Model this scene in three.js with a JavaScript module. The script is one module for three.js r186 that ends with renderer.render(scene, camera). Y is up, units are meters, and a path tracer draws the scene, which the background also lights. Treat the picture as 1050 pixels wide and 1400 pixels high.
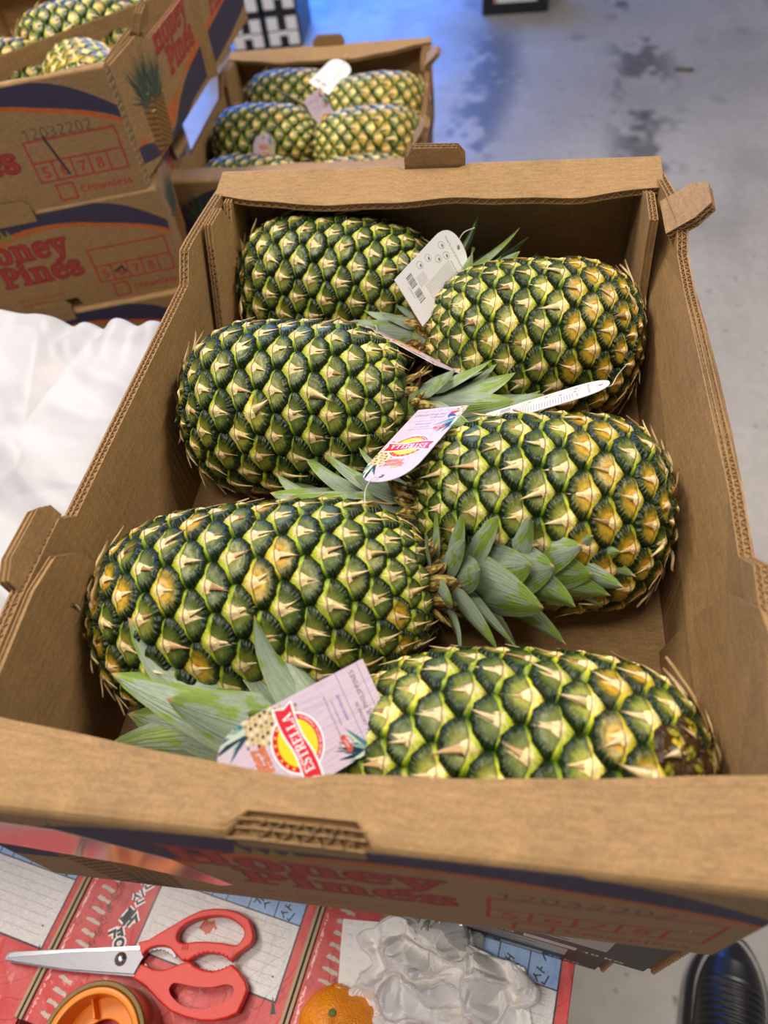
import * as THREE from 'three';
import { mergeGeometries, toCreasedNormals } from 'three/addons/utils/BufferGeometryUtils.js';
import { RoundedBoxGeometry } from 'three/addons/geometries/RoundedBoxGeometry.js';
import { RectAreaLightUniformsLib } from 'three/addons/lights/RectAreaLightUniformsLib.js';

// ------------------------------------------------------------------ camera, lights, exposure
RectAreaLightUniformsLib.init();
const scene = new THREE.Scene();
scene.background = new THREE.Color(0x000000);
const camera = new THREE.PerspectiveCamera(2 * Math.atan(0.7) * 180 / Math.PI, 0.75, 0.02, 40);
camera.rotation.order = 'YXZ';
camera.position.set(0.07, 1.35, 0.069);
camera.rotation.set(-0.903, 0.255, -0.163);
camera.focus = 0.52;
camera.userData.fStop = 5.5;
const renderer = new THREE.WebGLRenderer();
renderer.toneMapping = THREE.LinearToneMapping;
renderer.toneMappingExposure = 1.02;
renderer.shadowMap.enabled = true;
const CEIL = 3.3;
// ceiling panels: [x, z, width along x, length along z, strength]
const LAMPS = [[-1.35, -1.15, 0.35, 1.5, 40], [1.5, -1.2, 0.35, 1.5, 40], [-0.5, 0.4, 1.2, 0.3, 26]];
const LAMP_COLOR = 0xfff3e4;
const DOOR = { x: -1.7, z: -5.3, w: 2.8, h: 2.3, color: 0x3f86ff, strength: 8 };

// ------------------------------------------------------------------ helpers
const V = (x, y, z) => new THREE.Vector3(x, y, z);
const R2D = Math.PI / 180;
let seed = 7;
const srand = (s) => { seed = s >>> 0; };
const rnd = () => { seed = (seed + 0x6d2b79f5) | 0; let t = Math.imul(seed ^ (seed >>> 15), 1 | seed); t = (t + Math.imul(t ^ (t >>> 7), 61 | t)) ^ t; return ((t ^ (t >>> 14)) >>> 0) / 4294967296; };
const rr = (a, b) => a + (b - a) * rnd();
const clamp = (x, a = 0, b = 1) => Math.min(b, Math.max(a, x));
const sm = (a, b, x) => { const t = clamp((x - a) / (b - a)); return t * t * (3 - 2 * t); };
const mix = (a, b, t) => a + (b - a) * t;
const mix3 = (a, b, t) => [mix(a[0], b[0], t), mix(a[1], b[1], t), mix(a[2], b[2], t)];
const hash = (x, y, s = 0) => { let h = Math.imul(x | 0, 374761393) ^ Math.imul(y | 0, 668265263) ^ Math.imul(s | 0, 2246822519); h = Math.imul(h ^ (h >>> 13), 1274126177); return ((h ^ (h >>> 16)) >>> 0) / 4294967296; };
// value noise; wx, wy > 0 make it repeat
function vn(x, y, s = 0, wx = 0, wy = 0) {
  const xi = Math.floor(x), yi = Math.floor(y), fx = x - xi, fy = y - yi, u = fx * fx * (3 - 2 * fx), v = fy * fy * (3 - 2 * fy);
  const m = (a, w) => (w ? ((a % w) + w) % w : a);
  const a = hash(m(xi, wx), m(yi, wy), s), b = hash(m(xi + 1, wx), m(yi, wy), s), c = hash(m(xi, wx), m(yi + 1, wy), s), d = hash(m(xi + 1, wx), m(yi + 1, wy), s);
  return mix(mix(a, b, u), mix(c, d, u), v);
}
const fbm = (x, y, s = 0, o = 4) => { let a = 0, k = 0.5, f = 1; for (let i = 0; i < o; i++) { a += k * vn(x * f, y * f, s + i * 17); k *= 0.5; f *= 2.03; } return a; };
function dataTex(w, h, fn, srgb, repeat) {
  const d = new Uint8Array(w * h * 4);
  for (let j = 0; j < h; j++) for (let i = 0; i < w; i++) {
    const c = fn((i + 0.5) / w, (j + 0.5) / h), k = (j * w + i) * 4;
    d[k] = clamp(c[0]) * 255; d[k + 1] = clamp(c[1]) * 255; d[k + 2] = clamp(c[2]) * 255; d[k + 3] = 255;
  }
  const t = new THREE.DataTexture(d, w, h);
  t.magFilter = THREE.LinearFilter; t.minFilter = THREE.LinearFilter;
  if (srgb) t.colorSpace = THREE.SRGBColorSpace;
  if (repeat) { t.wrapS = t.wrapT = THREE.RepeatWrapping; t.repeat.set(...repeat); }
  t.needsUpdate = true;
  return t;
}
function canvasTex(w, h, draw, noise = 0) {
  const c = document.createElement('canvas'); c.width = w; c.height = h;
  const g = c.getContext('2d'); draw(g, w, h);
  if (noise) {
    const im = g.getImageData(0, 0, w, h), d = im.data;
    for (let j = 0; j < h; j++) for (let i = 0; i < w; i++) { const n = 1 + noise * (vn(i * 0.08, j * 0.5, 3) + vn(i * 0.3, j * 0.3, 5) - 1), k = (j * w + i) * 4; d[k] *= n; d[k + 1] *= n; d[k + 2] *= n; }
    g.putImageData(im, 0, 0);
  }
  const t = new THREE.CanvasTexture(c); t.colorSpace = THREE.SRGBColorSpace; t.anisotropy = 8;
  return t;
}
const names = {};
function numbered(n) { const k = names[n] = (names[n] ?? -1) + 1; return k ? n + '_' + String(k).padStart(3, '0') : n; }
function thing(name, label, category, pos = [0, 0, 0], turn = 0, group) {
  const o = new THREE.Group(); o.name = numbered(name); o.position.set(...pos); o.rotation.y = turn;
  o.userData = { label, category }; if (group) o.userData.group = group;
  scene.add(o); return o;
}
function part(parent, name, geo, mat, label) {
  const m = new THREE.Mesh(geo, mat); m.name = name; m.castShadow = m.receiveShadow = true;
  if (label) m.userData.label = label;
  parent.add(m); return m;
}
function struct(name, geo, mat) { const m = new THREE.Mesh(geo, mat); m.name = name; m.castShadow = m.receiveShadow = true; m.userData.kind = 'structure'; scene.add(m); return m; }
function geoFrom(pos, idx, uv) {
  const g = new THREE.BufferGeometry(); g.setAttribute('position', new THREE.Float32BufferAttribute(pos, 3));
  g.setAttribute('uv', new THREE.Float32BufferAttribute(uv ?? new Array(pos.length / 3 * 2).fill(0), 2));
  g.setIndex(idx); g.computeVertexNormals(); return g;
}
const flat = (g) => { g = g.index ? g.toNonIndexed() : g; for (const k of Object.keys(g.attributes)) if (!['position', 'normal', 'uv'].includes(k)) g.deleteAttribute(k); g.clearGroups(); if (!g.attributes.uv) g.setAttribute('uv', new THREE.Float32BufferAttribute(new Array(g.attributes.position.count * 2).fill(0), 2)); return g; };
const merge = (list) => mergeGeometries(list.map(flat));
// surface over a grid of points: fn(i/nu, j/nv) -> [x,y,z]; uv in metres when su, sv are given
function gridGeo(nu, nv, fn, su = 1, sv = 1, flip) {
  const p = [], u = [], ix = [];
  for (let j = 0; j <= nv; j++) for (let i = 0; i <= nu; i++) { p.push(...fn(i / nu, j / nv)); u.push(i / nu * su, j / nv * sv); }
  for (let j = 0; j < nv; j++) for (let i = 0; i < nu; i++) { const a = j * (nu + 1) + i, b = a + 1, c = a + nu + 1, d = c + 1; flip ? ix.push(a, c, b, b, c, d) : ix.push(a, b, c, b, d, c); }
  return geoFrom(p, ix, u);
}
// closed cross-sections (arrays of [x,y,z]) joined into a solid with flat caps and hard edges between sides
function loft(secs) {
  const n = secs[0].length, g = [];
  for (let k = 0; k < n; k++) {
    const p = [], u = [], ix = [];
    let run = 0;
    secs.forEach((s, i) => {
      const a = s[k], b = s[(k + 1) % n];
      if (i) run += Math.hypot(a[0] - secs[i - 1][k][0], a[1] - secs[i - 1][k][1], a[2] - secs[i - 1][k][2]);
      p.push(...a, ...b); u.push(run, 0, run, Math.hypot(a[0] - b[0], a[1] - b[1], a[2] - b[2]));
      if (i) { const q = i * 2; ix.push(q - 2, q, q - 1, q - 1, q, q + 1); }
    });
    g.push(geoFrom(p, ix, u));
  }
  for (const [s, f] of [[secs[0], 1], [secs[secs.length - 1], 0]]) {
    const p = s.flat(), ix = [];
    const c = [0, 1, 2].map((q) => s.reduce((t, v) => t + v[q], 0) / n); p.push(...c);
    for (let k = 0; k < n; k++) { const a = k, b = (k + 1) % n; f ? ix.push(a, b, n) : ix.push(b, a, n); }
    g.push(geoFrom(p, ix));
  }
  return merge(g);
}

// ------------------------------------------------------------------ card board
const KRAFT = [0.6, 0.475, 0.303];
const kraftPix = (tone) => (u, v) => {
  let f = 0; for (let k = 0; k < 3; k++) f += (vn(u * 24, v * 150, k + 20, 24, 150) - 0.5) * 0.07 + (vn(u * 160, v * 256, k + 40, 160, 256) - 0.5) * 0.09;
  const speck = vn(u * 256, v * 256, 77, 256, 256) > 0.93 ? 0.05 : 0, cl = (vn(u * 6, v * 6, 8, 6, 6) - 0.5) * 0.05;
  return KRAFT.map((c, i) => c * tone * (1 + f + cl) + speck * (1 - i * 0.15));
};
const kraftTex = dataTex(512, 512, kraftPix(1), true, [5, 5]);
const kraftBump = dataTex(512, 512, (u, v) => { const n = 0.5 + (vn(u * 200, v * 200, 5, 200, 200) - 0.5) * 0.3 + Math.sin(u * Math.PI * 2 * 26) * 0.25; return [n, n, n]; }, false, [5, 5]);
const kraftBumpV = dataTex(512, 512, (u, v) => { const n = 0.5 + (vn(u * 200, v * 200, 6, 200, 200) - 0.5) * 0.25 + Math.sin(u * Math.PI * 2 * 30) * 0.3 * (0.5 + vn(u * 9, v * 4, 9, 9, 4)); return [n, n, n]; }, false, [5, 5]);
const M = {};
M.kraft = new THREE.MeshStandardMaterial({ map: kraftTex, bumpMap: kraftBump, bumpScale: 0.00012, roughness: 0.78 });
M.kraftWall = new THREE.MeshStandardMaterial({ map: kraftTex, bumpMap: kraftBumpV, bumpScale: 0.0004, roughness: 0.78 });
M.flute = new THREE.MeshStandardMaterial({ color: 0xb0946c, roughness: 0.9 });

const kraftCss = (t = 1) => 'rgb(' + KRAFT.map((c) => Math.round(c * 255 * t)).join(',') + ')';
const RED = '#a63a30', NAVY = '#37324a', ORANGE = '#b9602a';
function drawLogo(g, x, y, s, rot, fill = RED, edge = '#7a2a26') {     // two-line slab-serif logo with a small crown on top; x, y is its centre, s its height
  g.save(); g.translate(x, y); g.rotate(rot); g.textAlign = 'center'; g.textBaseline = 'alphabetic'; g.lineJoin = 'round';
  g.font = 'bold ' + s * 0.56 + 'px serif';
  const words = [['Honey', -s * 0.05, -s * 0.06], ['Pines', s * 0.18, s * 0.41]];
  for (const [w, ox, oy] of words) { g.strokeStyle = edge; g.lineWidth = s * 0.05; g.strokeText(w, ox, oy); }
  for (const [w, ox, oy] of words) { g.strokeStyle = fill; g.lineWidth = s * 0.022; g.strokeText(w, ox, oy); g.fillStyle = fill; g.fillText(w, ox, oy); }
  g.strokeStyle = edge; g.lineWidth = s * 0.012; for (const [w, ox, oy] of words) g.strokeText(w, ox, oy);
  g.fillStyle = '#8a7a34'; g.beginPath(); g.moveTo(-s * 0.42, -s * 0.48);
  for (let k = 0; k <= 8; k++) g.lineTo(-s * 0.42 + k * s * 0.055, -s * (k % 2 ? 0.7 : 0.52));
  g.lineTo(0.02 * s, -s * 0.48); g.fill(); g.restore();
}
function drawPrintPine(g, x, y, s, rot) {                               // printed whole pineapple: crown up, height s
  g.save(); g.translate(x, y); g.rotate(rot);
  g.fillStyle = '#a8712c'; g.beginPath(); g.ellipse(0, s * 0.27, s * 0.15, s * 0.25, 0, 0, 7); g.fill();
  g.strokeStyle = '#4a3f28'; g.lineWidth = s * 0.016;
  for (let k = -6; k < 9; k++) { g.beginPath(); g.moveTo(-s * 0.14, s * (0.05 * k + 0.2)); g.lineTo(s * 0.14, s * (0.05 * k + 0.36)); g.moveTo(s * 0.14, s * (0.05 * k + 0.2)); g.lineTo(-s * 0.14, s * (0.05 * k + 0.36)); g.stroke(); }
  for (let k = 0; k < 26; k++) {
    const a = -Math.PI / 2 + (k / 25 - 0.5) * 2.3 * (k % 2 ? 1 : 0.6), l = s * (0.3 + 0.2 * ((k * 7) % 5) / 5);
    g.fillStyle = k % 3 ? '#2f3d33' : '#4a5a48'; g.beginPath(); g.moveTo(-s * 0.03, s * 0.05); g.lineTo(Math.cos(a) * l, s * 0.05 + Math.sin(a) * l); g.lineTo(s * 0.03, s * 0.05); g.fill();
  }
  g.restore();
}
const frontDraw = (stamp, tick) => (g, w, h) => {                       // 380 x 148 mm end face
  g.scale(w / 380, h / 148); g.fillStyle = kraftCss(); g.fillRect(0, 0, 380, 148);
  g.fillStyle = ORANGE; g.beginPath(); g.moveTo(110, 80); g.bezierCurveTo(150, 24, 230, 18, 290, 36); g.bezierCurveTo(330, 43, 355, 52, 380, 65); g.lineTo(380, 58); g.lineTo(300, 24); g.lineTo(150, 14); g.lineTo(100, 60); g.fill();
  g.fillStyle = kraftCss(); g.beginPath(); g.moveTo(112, 82); g.bezierCurveTo(160, 32, 230, 26, 290, 42); g.bezierCurveTo(335, 49, 360, 57, 380, 69); g.lineTo(380, 148); g.lineTo(90, 148); g.fill();
  g.fillStyle = NAVY; g.beginPath(); g.moveTo(0, 98); g.bezierCurveTo(60, 96, 100, 70, 130, 42); g.bezierCurveTo(165, 18, 235, 14, 290, 30); g.bezierCurveTo(330, 38, 360, 46, 380, 58); g.lineTo(380, 44); g.bezierCurveTo(345, 18, 320, 2, 270, 2); g.bezierCurveTo(200, 2, 130, 6, 90, 12); g.bezierCurveTo(50, 20, 20, 40, 0, 56); g.fill();
  drawPrintPine(g, 46, 62, 130, -0.15); drawPrintPine(g, 78, 74, 110, 0.1);
  drawLogo(g, 178, 68, 74, 0.0);
  g.fillStyle = RED; g.font = '8px sans-serif'; g.textAlign = 'left'; g.fillText('www.legendsy.com', 138, 124); g.fillText('PHILIPPINES______', 142, 134);
  g.font = '7px sans-serif'; g.fillText('Net Weight', 96, 138);
  g.strokeStyle = RED; g.lineWidth = 2.4; g.strokeRect(262, 66, 106, 50); g.beginPath(); g.moveTo(262, 92); g.lineTo(368, 92); for (const x of [283, 305, 326, 348]) { g.moveTo(x, 92); g.lineTo(x, 116); } g.stroke();
  g.font = 'bold 19px sans-serif'; g.textAlign = 'center'; ['5', '6', '7', '8'].forEach((c, k) => g.fillText(c, 273 + k * 21.4, 111));
  g.strokeRect(276, 122, 20, 20); g.textAlign = 'left'; g.font = 'bold 13px sans-serif'; g.fillText('Crownless', 302, 137);
  if (stamp) { g.fillStyle = 'rgba(60,58,70,0.75)'; g.font = '17px monospace'; g.save(); g.translate(264, 64); g.fillText('12032202', 0, 0); g.restore(); }
  if (tick) { g.strokeStyle = 'rgba(35,35,48,0.9)'; g.lineWidth = 3; g.beginPath(); g.moveTo(286, tick > 1 ? 104 : 62); g.lineTo(298, tick > 1 ? 98 : 112); if (tick > 1) g.lineTo(302, 108); g.stroke(); }
};
const sideDraw = (g, w, h) => {                                         // 560 x 148 mm long face
  g.scale(w / 560, h / 148); g.fillStyle = kraftCss(); g.fillRect(0, 0, 560, 148);
  g.fillStyle = ORANGE; g.beginPath(); g.moveTo(0, 100); g.bezierCurveTo(60, 92, 90, 150, 160, 120); g.bezierCurveTo(240, 60, 330, 90, 560, 60); g.lineTo(560, 76); g.lineTo(0, 112); g.fill();
  g.fillStyle = NAVY; g.beginPath(); g.moveTo(0, 102); g.bezierCurveTo(50, 100, 90, 150, 150, 128); g.bezierCurveTo(240, 76, 330, 100, 560, 70); g.lineTo(560, 118); g.bezierCurveTo(330, 148, 240, 120, 170, 146); g.bezierCurveTo(110, 148, 60, 140, 0, 118); g.fill();
  drawPrintPine(g, 78, 70, 150, -0.12); drawPrintPine(g, 112, 76, 130, 0.12); drawLogo(g, 215, 48, 76, 0); drawLogo(g, 420, 48, 70, 0);
};
const printMat = (w, h, draw) => new THREE.MeshStandardMaterial({ map: canvasTex(w, h, draw, 0.16), roughness: 0.72 });
M.front = printMat(1140, 444, frontDraw(true, 1));
M.frontPlain = printMat(1520, 592, frontDraw(true, 0));
M.frontTicked = printMat(1140, 444, frontDraw(false, 2));
M.side = printMat(1120, 296, sideDraw);

// corrugated medium seen at a cut edge: polyline of points, up = across the board's thickness, inn = into the board
function waveStrip(line, up, inn, amp, period, th, depth, mid = 0) {
  const pts = []; let run = 0;
  for (let i = 0; i + 1 < line.length; i++) {
    const a = line[i], b = line[i + 1], L = a.distanceTo(b), n = Math.max(1, Math.round(L / period * 7));
    for (let k = i ? 1 : 0; k <= n; k++) { const q = a.clone().lerp(b, k / n), s = run + L * k / n; pts.push(q.addScaledVector(up, mid + amp * Math.sin(s / period * Math.PI * 2) * (0.85 + 0.3 * hash(i + k, 3)))); }
    run += L;
  }
  const p = [], ix = [];
  for (const q of pts) for (const [du, di] of [[th / 2, 0], [-th / 2, 0], [th / 2, depth], [-th / 2, depth]]) { const v = q.clone().addScaledVector(up, du).addScaledVector(inn, di); p.push(v.x, v.y, v.z); }
  for (let i = 0; i + 1 < pts.length; i++) { const a = i * 4, b = a + 4; for (const [s, t] of [[0, 1], [2, 0], [1, 3]]) ix.push(a + s, a + t, b + s, b + s, a + t, b + t); }
  return geoFrom(p, ix);
}
// flat board: outline in x, y, thickness along z from 0 to t; liners, recessed core and flutes along the edges that cross them
function board(pts, t, o = {}) {
  const mk = (P) => new THREE.Shape(P.map(([x, y]) => new THREE.Vector2(x, y)));
  const n = pts.length, area = pts.reduce((s, p, i) => s + p[0] * pts[(i + 1) % n][1] - pts[(i + 1) % n][0] * p[1], 0);
  if (area < 0) pts = pts.slice().reverse();
  const ins = o.inset ?? 0.0014, fw = o.fluteThick ?? 0.0004;
  const inset = pts.map((p, i) => {
    const a = pts[(i + n - 1) % n], b = pts[(i + 1) % n];
    const d1 = V(p[0] - a[0], p[1] - a[1], 0).normalize(), d2 = V(b[0] - p[0], b[1] - p[1], 0).normalize();
    const m = V(-d1.y - d2.y, d1.x + d2.x, 0); const l = m.length() || 1; m.multiplyScalar(1 / l); const c = Math.max(0.4, m.x * -d1.y + m.y * d1.x);
    return [p[0] + m.x * ins / c, p[1] + m.y * ins / c];
  });
  const lt = 0.0007, g = [];
  for (const z of (o.double ? [0, t * 0.42, t - lt] : [0, t - lt])) { const e = new THREE.ExtrudeGeometry(mk(pts), { depth: lt, bevelEnabled: false }); e.translate(0, 0, z); g.push(e); }
  const core = new THREE.ExtrudeGeometry(mk(inset), { depth: t - 2 * lt, bevelEnabled: false }); core.translate(0, 0, lt); g.push(core);
  const fl = o.flute ?? 'y';
  for (let i = 0; i < n; i++) {
    const a = pts[i], b = pts[(i + 1) % n], dx = b[0] - a[0], dy = b[1] - a[1], L = Math.hypot(dx, dy);
    if (fl === 'none') continue;
    const run = fl === 'y' ? Math.abs(dx) > Math.abs(dy) * 0.5 : Math.abs(dy) > Math.abs(dx) * 0.5;
    if (!run || L < 0.012) continue;
    const inn = V(-dy / L, dx / L, 0), line = [V(a[0], a[1], 0), V(b[0], b[1], 0)];
    if (o.double) { g.push(waveStrip(line, V(0, 0, 1), inn, t * (o.inset ? 0.18 : 0.15), o.inset ? 0.0078 : 0.0048, fw, ins, t * 0.24)); g.push(waveStrip(line, V(0, 0, 1), inn, t * (o.inset ? 0.25 : 0.22), o.inset ? 0.0092 : 0.0062, fw, ins, t * 0.7)); }
    else g.push(waveStrip(line, V(0, 0, 1), inn, t * 0.36, 0.0075, 0.0004, 0.0014, t * 0.5));
  }
  return merge(g);
}
// frame that lays a board's x, y, z onto ex, ey, ez at origin o
const frame = (o, ex, ey) => new THREE.Matrix4().makeBasis(ex, ey, ex.clone().cross(ey)).setPosition(o);

// open fruit carton; origin at the middle of its base; W along x, L along z, front = +z
function makeCarton(o) {
  const { W = 0.38, H = 0.148, L = 0.558, t = 0.0065 } = o;
  const c = thing('fruit_carton', o.label, 'carton', o.pos, o.turn ?? 0, o.group);
  const hx = W / 2, hz = L / 2, front = o.front ?? M.front;
  const add = (name, geo, mat, m4, label) => { if (m4) geo.applyMatrix4(m4); if (o.skew) geo.applyMatrix4(new THREE.Matrix4().set(1, 0, 0, 0, 0, 1, 0, 0, -o.skew, 0, 1, 0, 0, 0, 0, 1)); return part(c, name, geo, mat, label); };
  if (!o.sideDouble) for (const q of [-1, 1]) {
    const list = [];
    for (const dz of [0.0033, 0.0098]) { list.push(waveStrip([V(q * (hx + 0.0004), 0.002, hz - dz), V(q * (hx + 0.0004), H - 0.006, hz - dz)], V(0, 0, 1), V(-q, 0, 0), 0.0024, 0.0085, 0.0007, 0.006)); }
    for (const dz of [0.0003, 0.0066, 0.0128]) list.push(new THREE.BoxGeometry(0.006, H - 0.008, 0.0008).translate(q * (hx - 0.0026), H / 2 - 0.002, hz - dz));
    list.push(new THREE.BoxGeometry(0.004, H - 0.01, 0.0125).translate(q * (hx - 0.008), H / 2 - 0.002, hz - 0.0066));
    add('corner_edge', merge(list), M.flute, null, 'cut corrugated edge at the corner');
  }
  // base
  add('bottom', board([[-hx + t, -hz + t], [hx - t, -hz + t], [hx - t, hz - t], [-hx + t, hz - t]], t), M.kraft, frame(V(0, 0, 0), V(1, 0, 0), V(0, 0, -1)));
  // end walls (vertical boards below the fold)
  const yf = H - 0.006;
  const slot = o.slot ? [[-0.036, 0], [-0.03, 0.016], [0.03, 0.016], [0.036, 0]] : [];
  const ex = o.sideDouble ? hx : hx - 0.0075, endPts = [[-ex, 0], ...slot, [ex, 0], [ex, yf], [-ex, yf]], facePts = endPts.map(([x, y]) => [Math.abs(x) === ex ? Math.sign(x) * hx : x, y]);
  add('front_wall', board(endPts, t, { flute: 'x' }), M.kraftWall, frame(V(0, 0, hz - t), V(1, 0, 0), V(0, 1, 0)));
  add('back_wall', board([[-hx, 0], [hx, 0], [hx, yf], [-hx, yf]], t), M.kraftWall, frame(V(0, 0, -hz + t), V(-1, 0, 0), V(0, 1, 0)));
  const printed = (w, h, holes) => { const s = new THREE.Shape(holes.map(([x, y]) => new THREE.Vector2(x, y))); const g = new THREE.ExtrudeGeometry(s, { depth: 0.0006, bevelEnabled: false }); const u = g.attributes.uv, p = g.attributes.position; for (let i = 0; i < u.count; i++) u.setXY(i, p.getX(i) / w + 0.5, p.getY(i) / h); return g; };
  add('printed_face', printed(W, H, facePts.map(([x, y]) => [x, y === yf ? H - 0.004 : y])), front, frame(V(0, 0, hz), V(1, 0, 0), V(0, 1, 0)));
  // end flanges: fold, then a lip reaching inward by d(x), drooping a little
  const flange = (d, sgn, tabX, droop) => {
    const N = 48, secs = [], top = [], bot = [], r = 0.005, ft = 0.0055, rim = [];
    for (let i = 0; i <= N; i++) {
      const x = mix(-hx, hx, i / N), inTab = tabX && x > tabX[0] && x < tabX[1], dd = d(x), wob = 0.0006 * Math.sin(x * 90) + 0.0008 * Math.sin(x * 37 + 1);
      const zo = hz + 0.0006, z0 = inTab ? zo - 0.011 : zo;
      const q = [];
      if (inTab) q.push([x, H - ft, z0], [x, H - ft * 0.6, z0], [x, H - ft * 0.4, z0], [x, H, z0]);
      else q.push([x, yf - 0.002, z0], [x, H - r * 0.5, z0 - 0.0006], [x, H - r * 0.14, z0 - 0.0022], [x, H, z0 - r]);
      const yi = H - droop * dd / 0.045 + wob, core = dd - 0.0013;
      q.push([x, H - droop * core / 0.045 + wob, zo - core], [x, H - droop * core / 0.045 + wob - ft, zo - core]);
      q.push([x, H - ft, zo - r - 0.008], [x, yf - 0.004, zo - r * 1.3]);
      secs.push(q.map(([a, b, e]) => [a, b, e * sgn]));
      rim.push([x, yi, (zo - dd) * sgn]);
      top.push([[x, yi, (zo - dd) * sgn], [x, H - droop * (core - 0.003) / 0.045 + wob + 0.0002, (zo - core + 0.003) * sgn], [x, H - droop * (core - 0.003) / 0.045 + wob - 0.0007, (zo - core + 0.003) * sgn], [x, yi - 0.0007, (zo - dd) * sgn]]);
      bot.push([[x, yi - ft + 0.0006, (zo - dd) * sgn], [x, yi - ft + 0.0006, (zo - core + 0.003) * sgn], [x, yi - ft - 0.0002, (zo - core + 0.003) * sgn], [x, yi - ft - 0.0002, (zo - dd) * sgn]]);
    }
    const line = rim.map(([x, y, z]) => V(x, y - ft / 2, z));
    const list = [secs, top, bot].map((s) => loft(sgn > 0 ? s : s.slice().reverse()));
    list.push(waveStrip(line, V(0, 1, 0), V(0, 0, sgn), ft * 0.38, 0.0078, 0.0005, 0.0013));
    return merge(list);
  };
  const fd = o.frontDepth ?? (() => 0.04), bd = o.backDepth ?? (() => 0.045);
  add('front_flange', flange(fd, 1, o.frontTab, 0.004), M.kraft);
  add('back_flange', flange(bd, -1, o.backTab, 0.006), M.kraft);
  // stacking tabs that stand up through the folds
  for (const [tb, sgn, hgt] of [[o.frontTab, 1, o.tabHeight ?? 0.0015], [o.backTab, -1, 0.016]]) if (tb) {
    const w = tb[1] - tb[0] - 0.002, m = (tb[0] + tb[1]) / 2;
    const b = board([[-w / 2, 0], [w / 2, 0], [w / 2, hgt * 0.55], [w / 2 - 0.006, hgt], [-w / 2 + 0.009, hgt + 0.001], [-w / 2, hgt * 0.5]].map(([x, y]) => [x, y > 0 ? y : -0.012]), 0.0085, { double: true, inset: 0.005, fluteThick: 0.0008 });
    add('stacking_tab', b, M.kraft, frame(V(m, H - 0.0005, sgn > 0 ? hz - 0.0072 : -hz - 0.001), V(1, 0, 0), V(0, 1, 0)));
  }
  // long side walls: raised at the corners, cut away between; s runs from the back
  const bulge = (g, k) => { const p = g.attributes.position; for (let i = 0; i < p.count; i++) { const s = p.getX(i), y = p.getY(i); p.setZ(i, p.getZ(i) + k * Math.max(0, Math.sin(Math.PI * clamp(s / L))) * y / H); } g.computeVertexNormals(); return g; };
  const sidePts = o.sidePts ?? [[0.002, 0.007], [L - 0.0135, 0.007], [L - 0.0135, H - 0.006], [L - 0.1, H - 0.006], [L - 0.13, H - 0.022], [0.13, H - 0.022], [0.1, H - 0.004], [0.002, H - 0.006]];
  const dense = (P) => { const r = []; P.forEach((a, i) => { const b = P[(i + 1) % P.length], n = Math.max(1, Math.round(Math.hypot(b[0] - a[0], b[1] - a[1]) / 0.045)); for (let k = 0; k < n; k++) r.push([mix(a[0], b[0], k / n), mix(a[1], b[1], k / n)]); }); return r; };
  const ld = dense(sidePts);
  for (const sgn of [-1, 1]) {
    const k = (sgn < 0 ? o.bulgeL : o.bulgeR) ?? 0.004, P = dense(sgn > 0 ? (o.sidePtsR ?? sidePts) : sidePts);
    const g = board(P, o.sideDouble ? 0.0075 : t, { double: o.sideDouble });
    const w = bulge(g, sgn < 0 ? -k : k);
    // board x -> +z from the back, y up
    const th = o.sideDouble ? 0.0075 : t;
    const m4 = new THREE.Matrix4().makeBasis(V(0, 0, 1), V(0, 1, 0), V(1, 0, 0)).setPosition(V(sgn > 0 ? hx - th : -hx, 0, -hz));
    w.applyMatrix4(m4); flipWinding(w);
    add(sgn < 0 ? 'left_wall' : 'right_wall', w, M.kraftWall);
    const s = new THREE.Shape(P.map(([x, y]) => new THREE.Vector2(x, y))), pg = new THREE.ExtrudeGeometry(s, { depth: 0.0005, bevelEnabled: false });
    const u = pg.attributes.uv, pp = pg.attributes.position; for (let i = 0; i < u.count; i++) u.setXY(i, sgn > 0 ? 1 - pp.getX(i) / L : pp.getX(i) / L, pp.getY(i) / H);
    bulge(pg, sgn < 0 ? -k : k); pg.applyMatrix4(new THREE.Matrix4().makeBasis(V(0, 0, 1), V(0, 1, 0), V(1, 0, 0)).setPosition(V(sgn > 0 ? hx : -hx - 0.0005, 0, -hz))); flipWinding(pg);
    add('printed_face', pg, M.side);
  }
  // corner flaps folded in from the end walls
  const flaps = o.flaps ?? [];
  for (const f of flaps) {
    const g = board(f.pts, f.t ?? 0.0065, { double: f.double, flute: f.flute ?? 'y' });
    g.applyMatrix4(new THREE.Matrix4().makeBasis(V(0, 0, 1), V(0, 1, 0), V(1, 0, 0)).setPosition(V(f.x, 0, -hz)));
    if (f.lean) { const p = g.attributes.position; for (let i = 0; i < p.count; i++) p.setX(i, p.getX(i) + f.lean * p.getY(i) / H); }
    flipWinding(g); g.computeVertexNormals();
    add('corner_flap', g, M.kraft);
  }
  o.extra?.(c, add, { hx, hz, H, L, t });
  return c;
}
function flipWinding(g) {
  if (g.index) { const a = g.index.array; for (let i = 0; i < a.length; i += 3) [a[i], a[i + 1]] = [a[i + 1], a[i]]; }
  else for (const k of Object.keys(g.attributes)) { const A = g.attributes[k], n = A.itemSize, a = A.array; for (let i = 0; i < A.count; i += 3) for (let q = 0; q < n; q++) { const x = a[i * n + q]; a[i * n + q] = a[(i + 1) * n + q]; a[(i + 1) * n + q] = x; } }
  g.computeVertexNormals();
}

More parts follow.
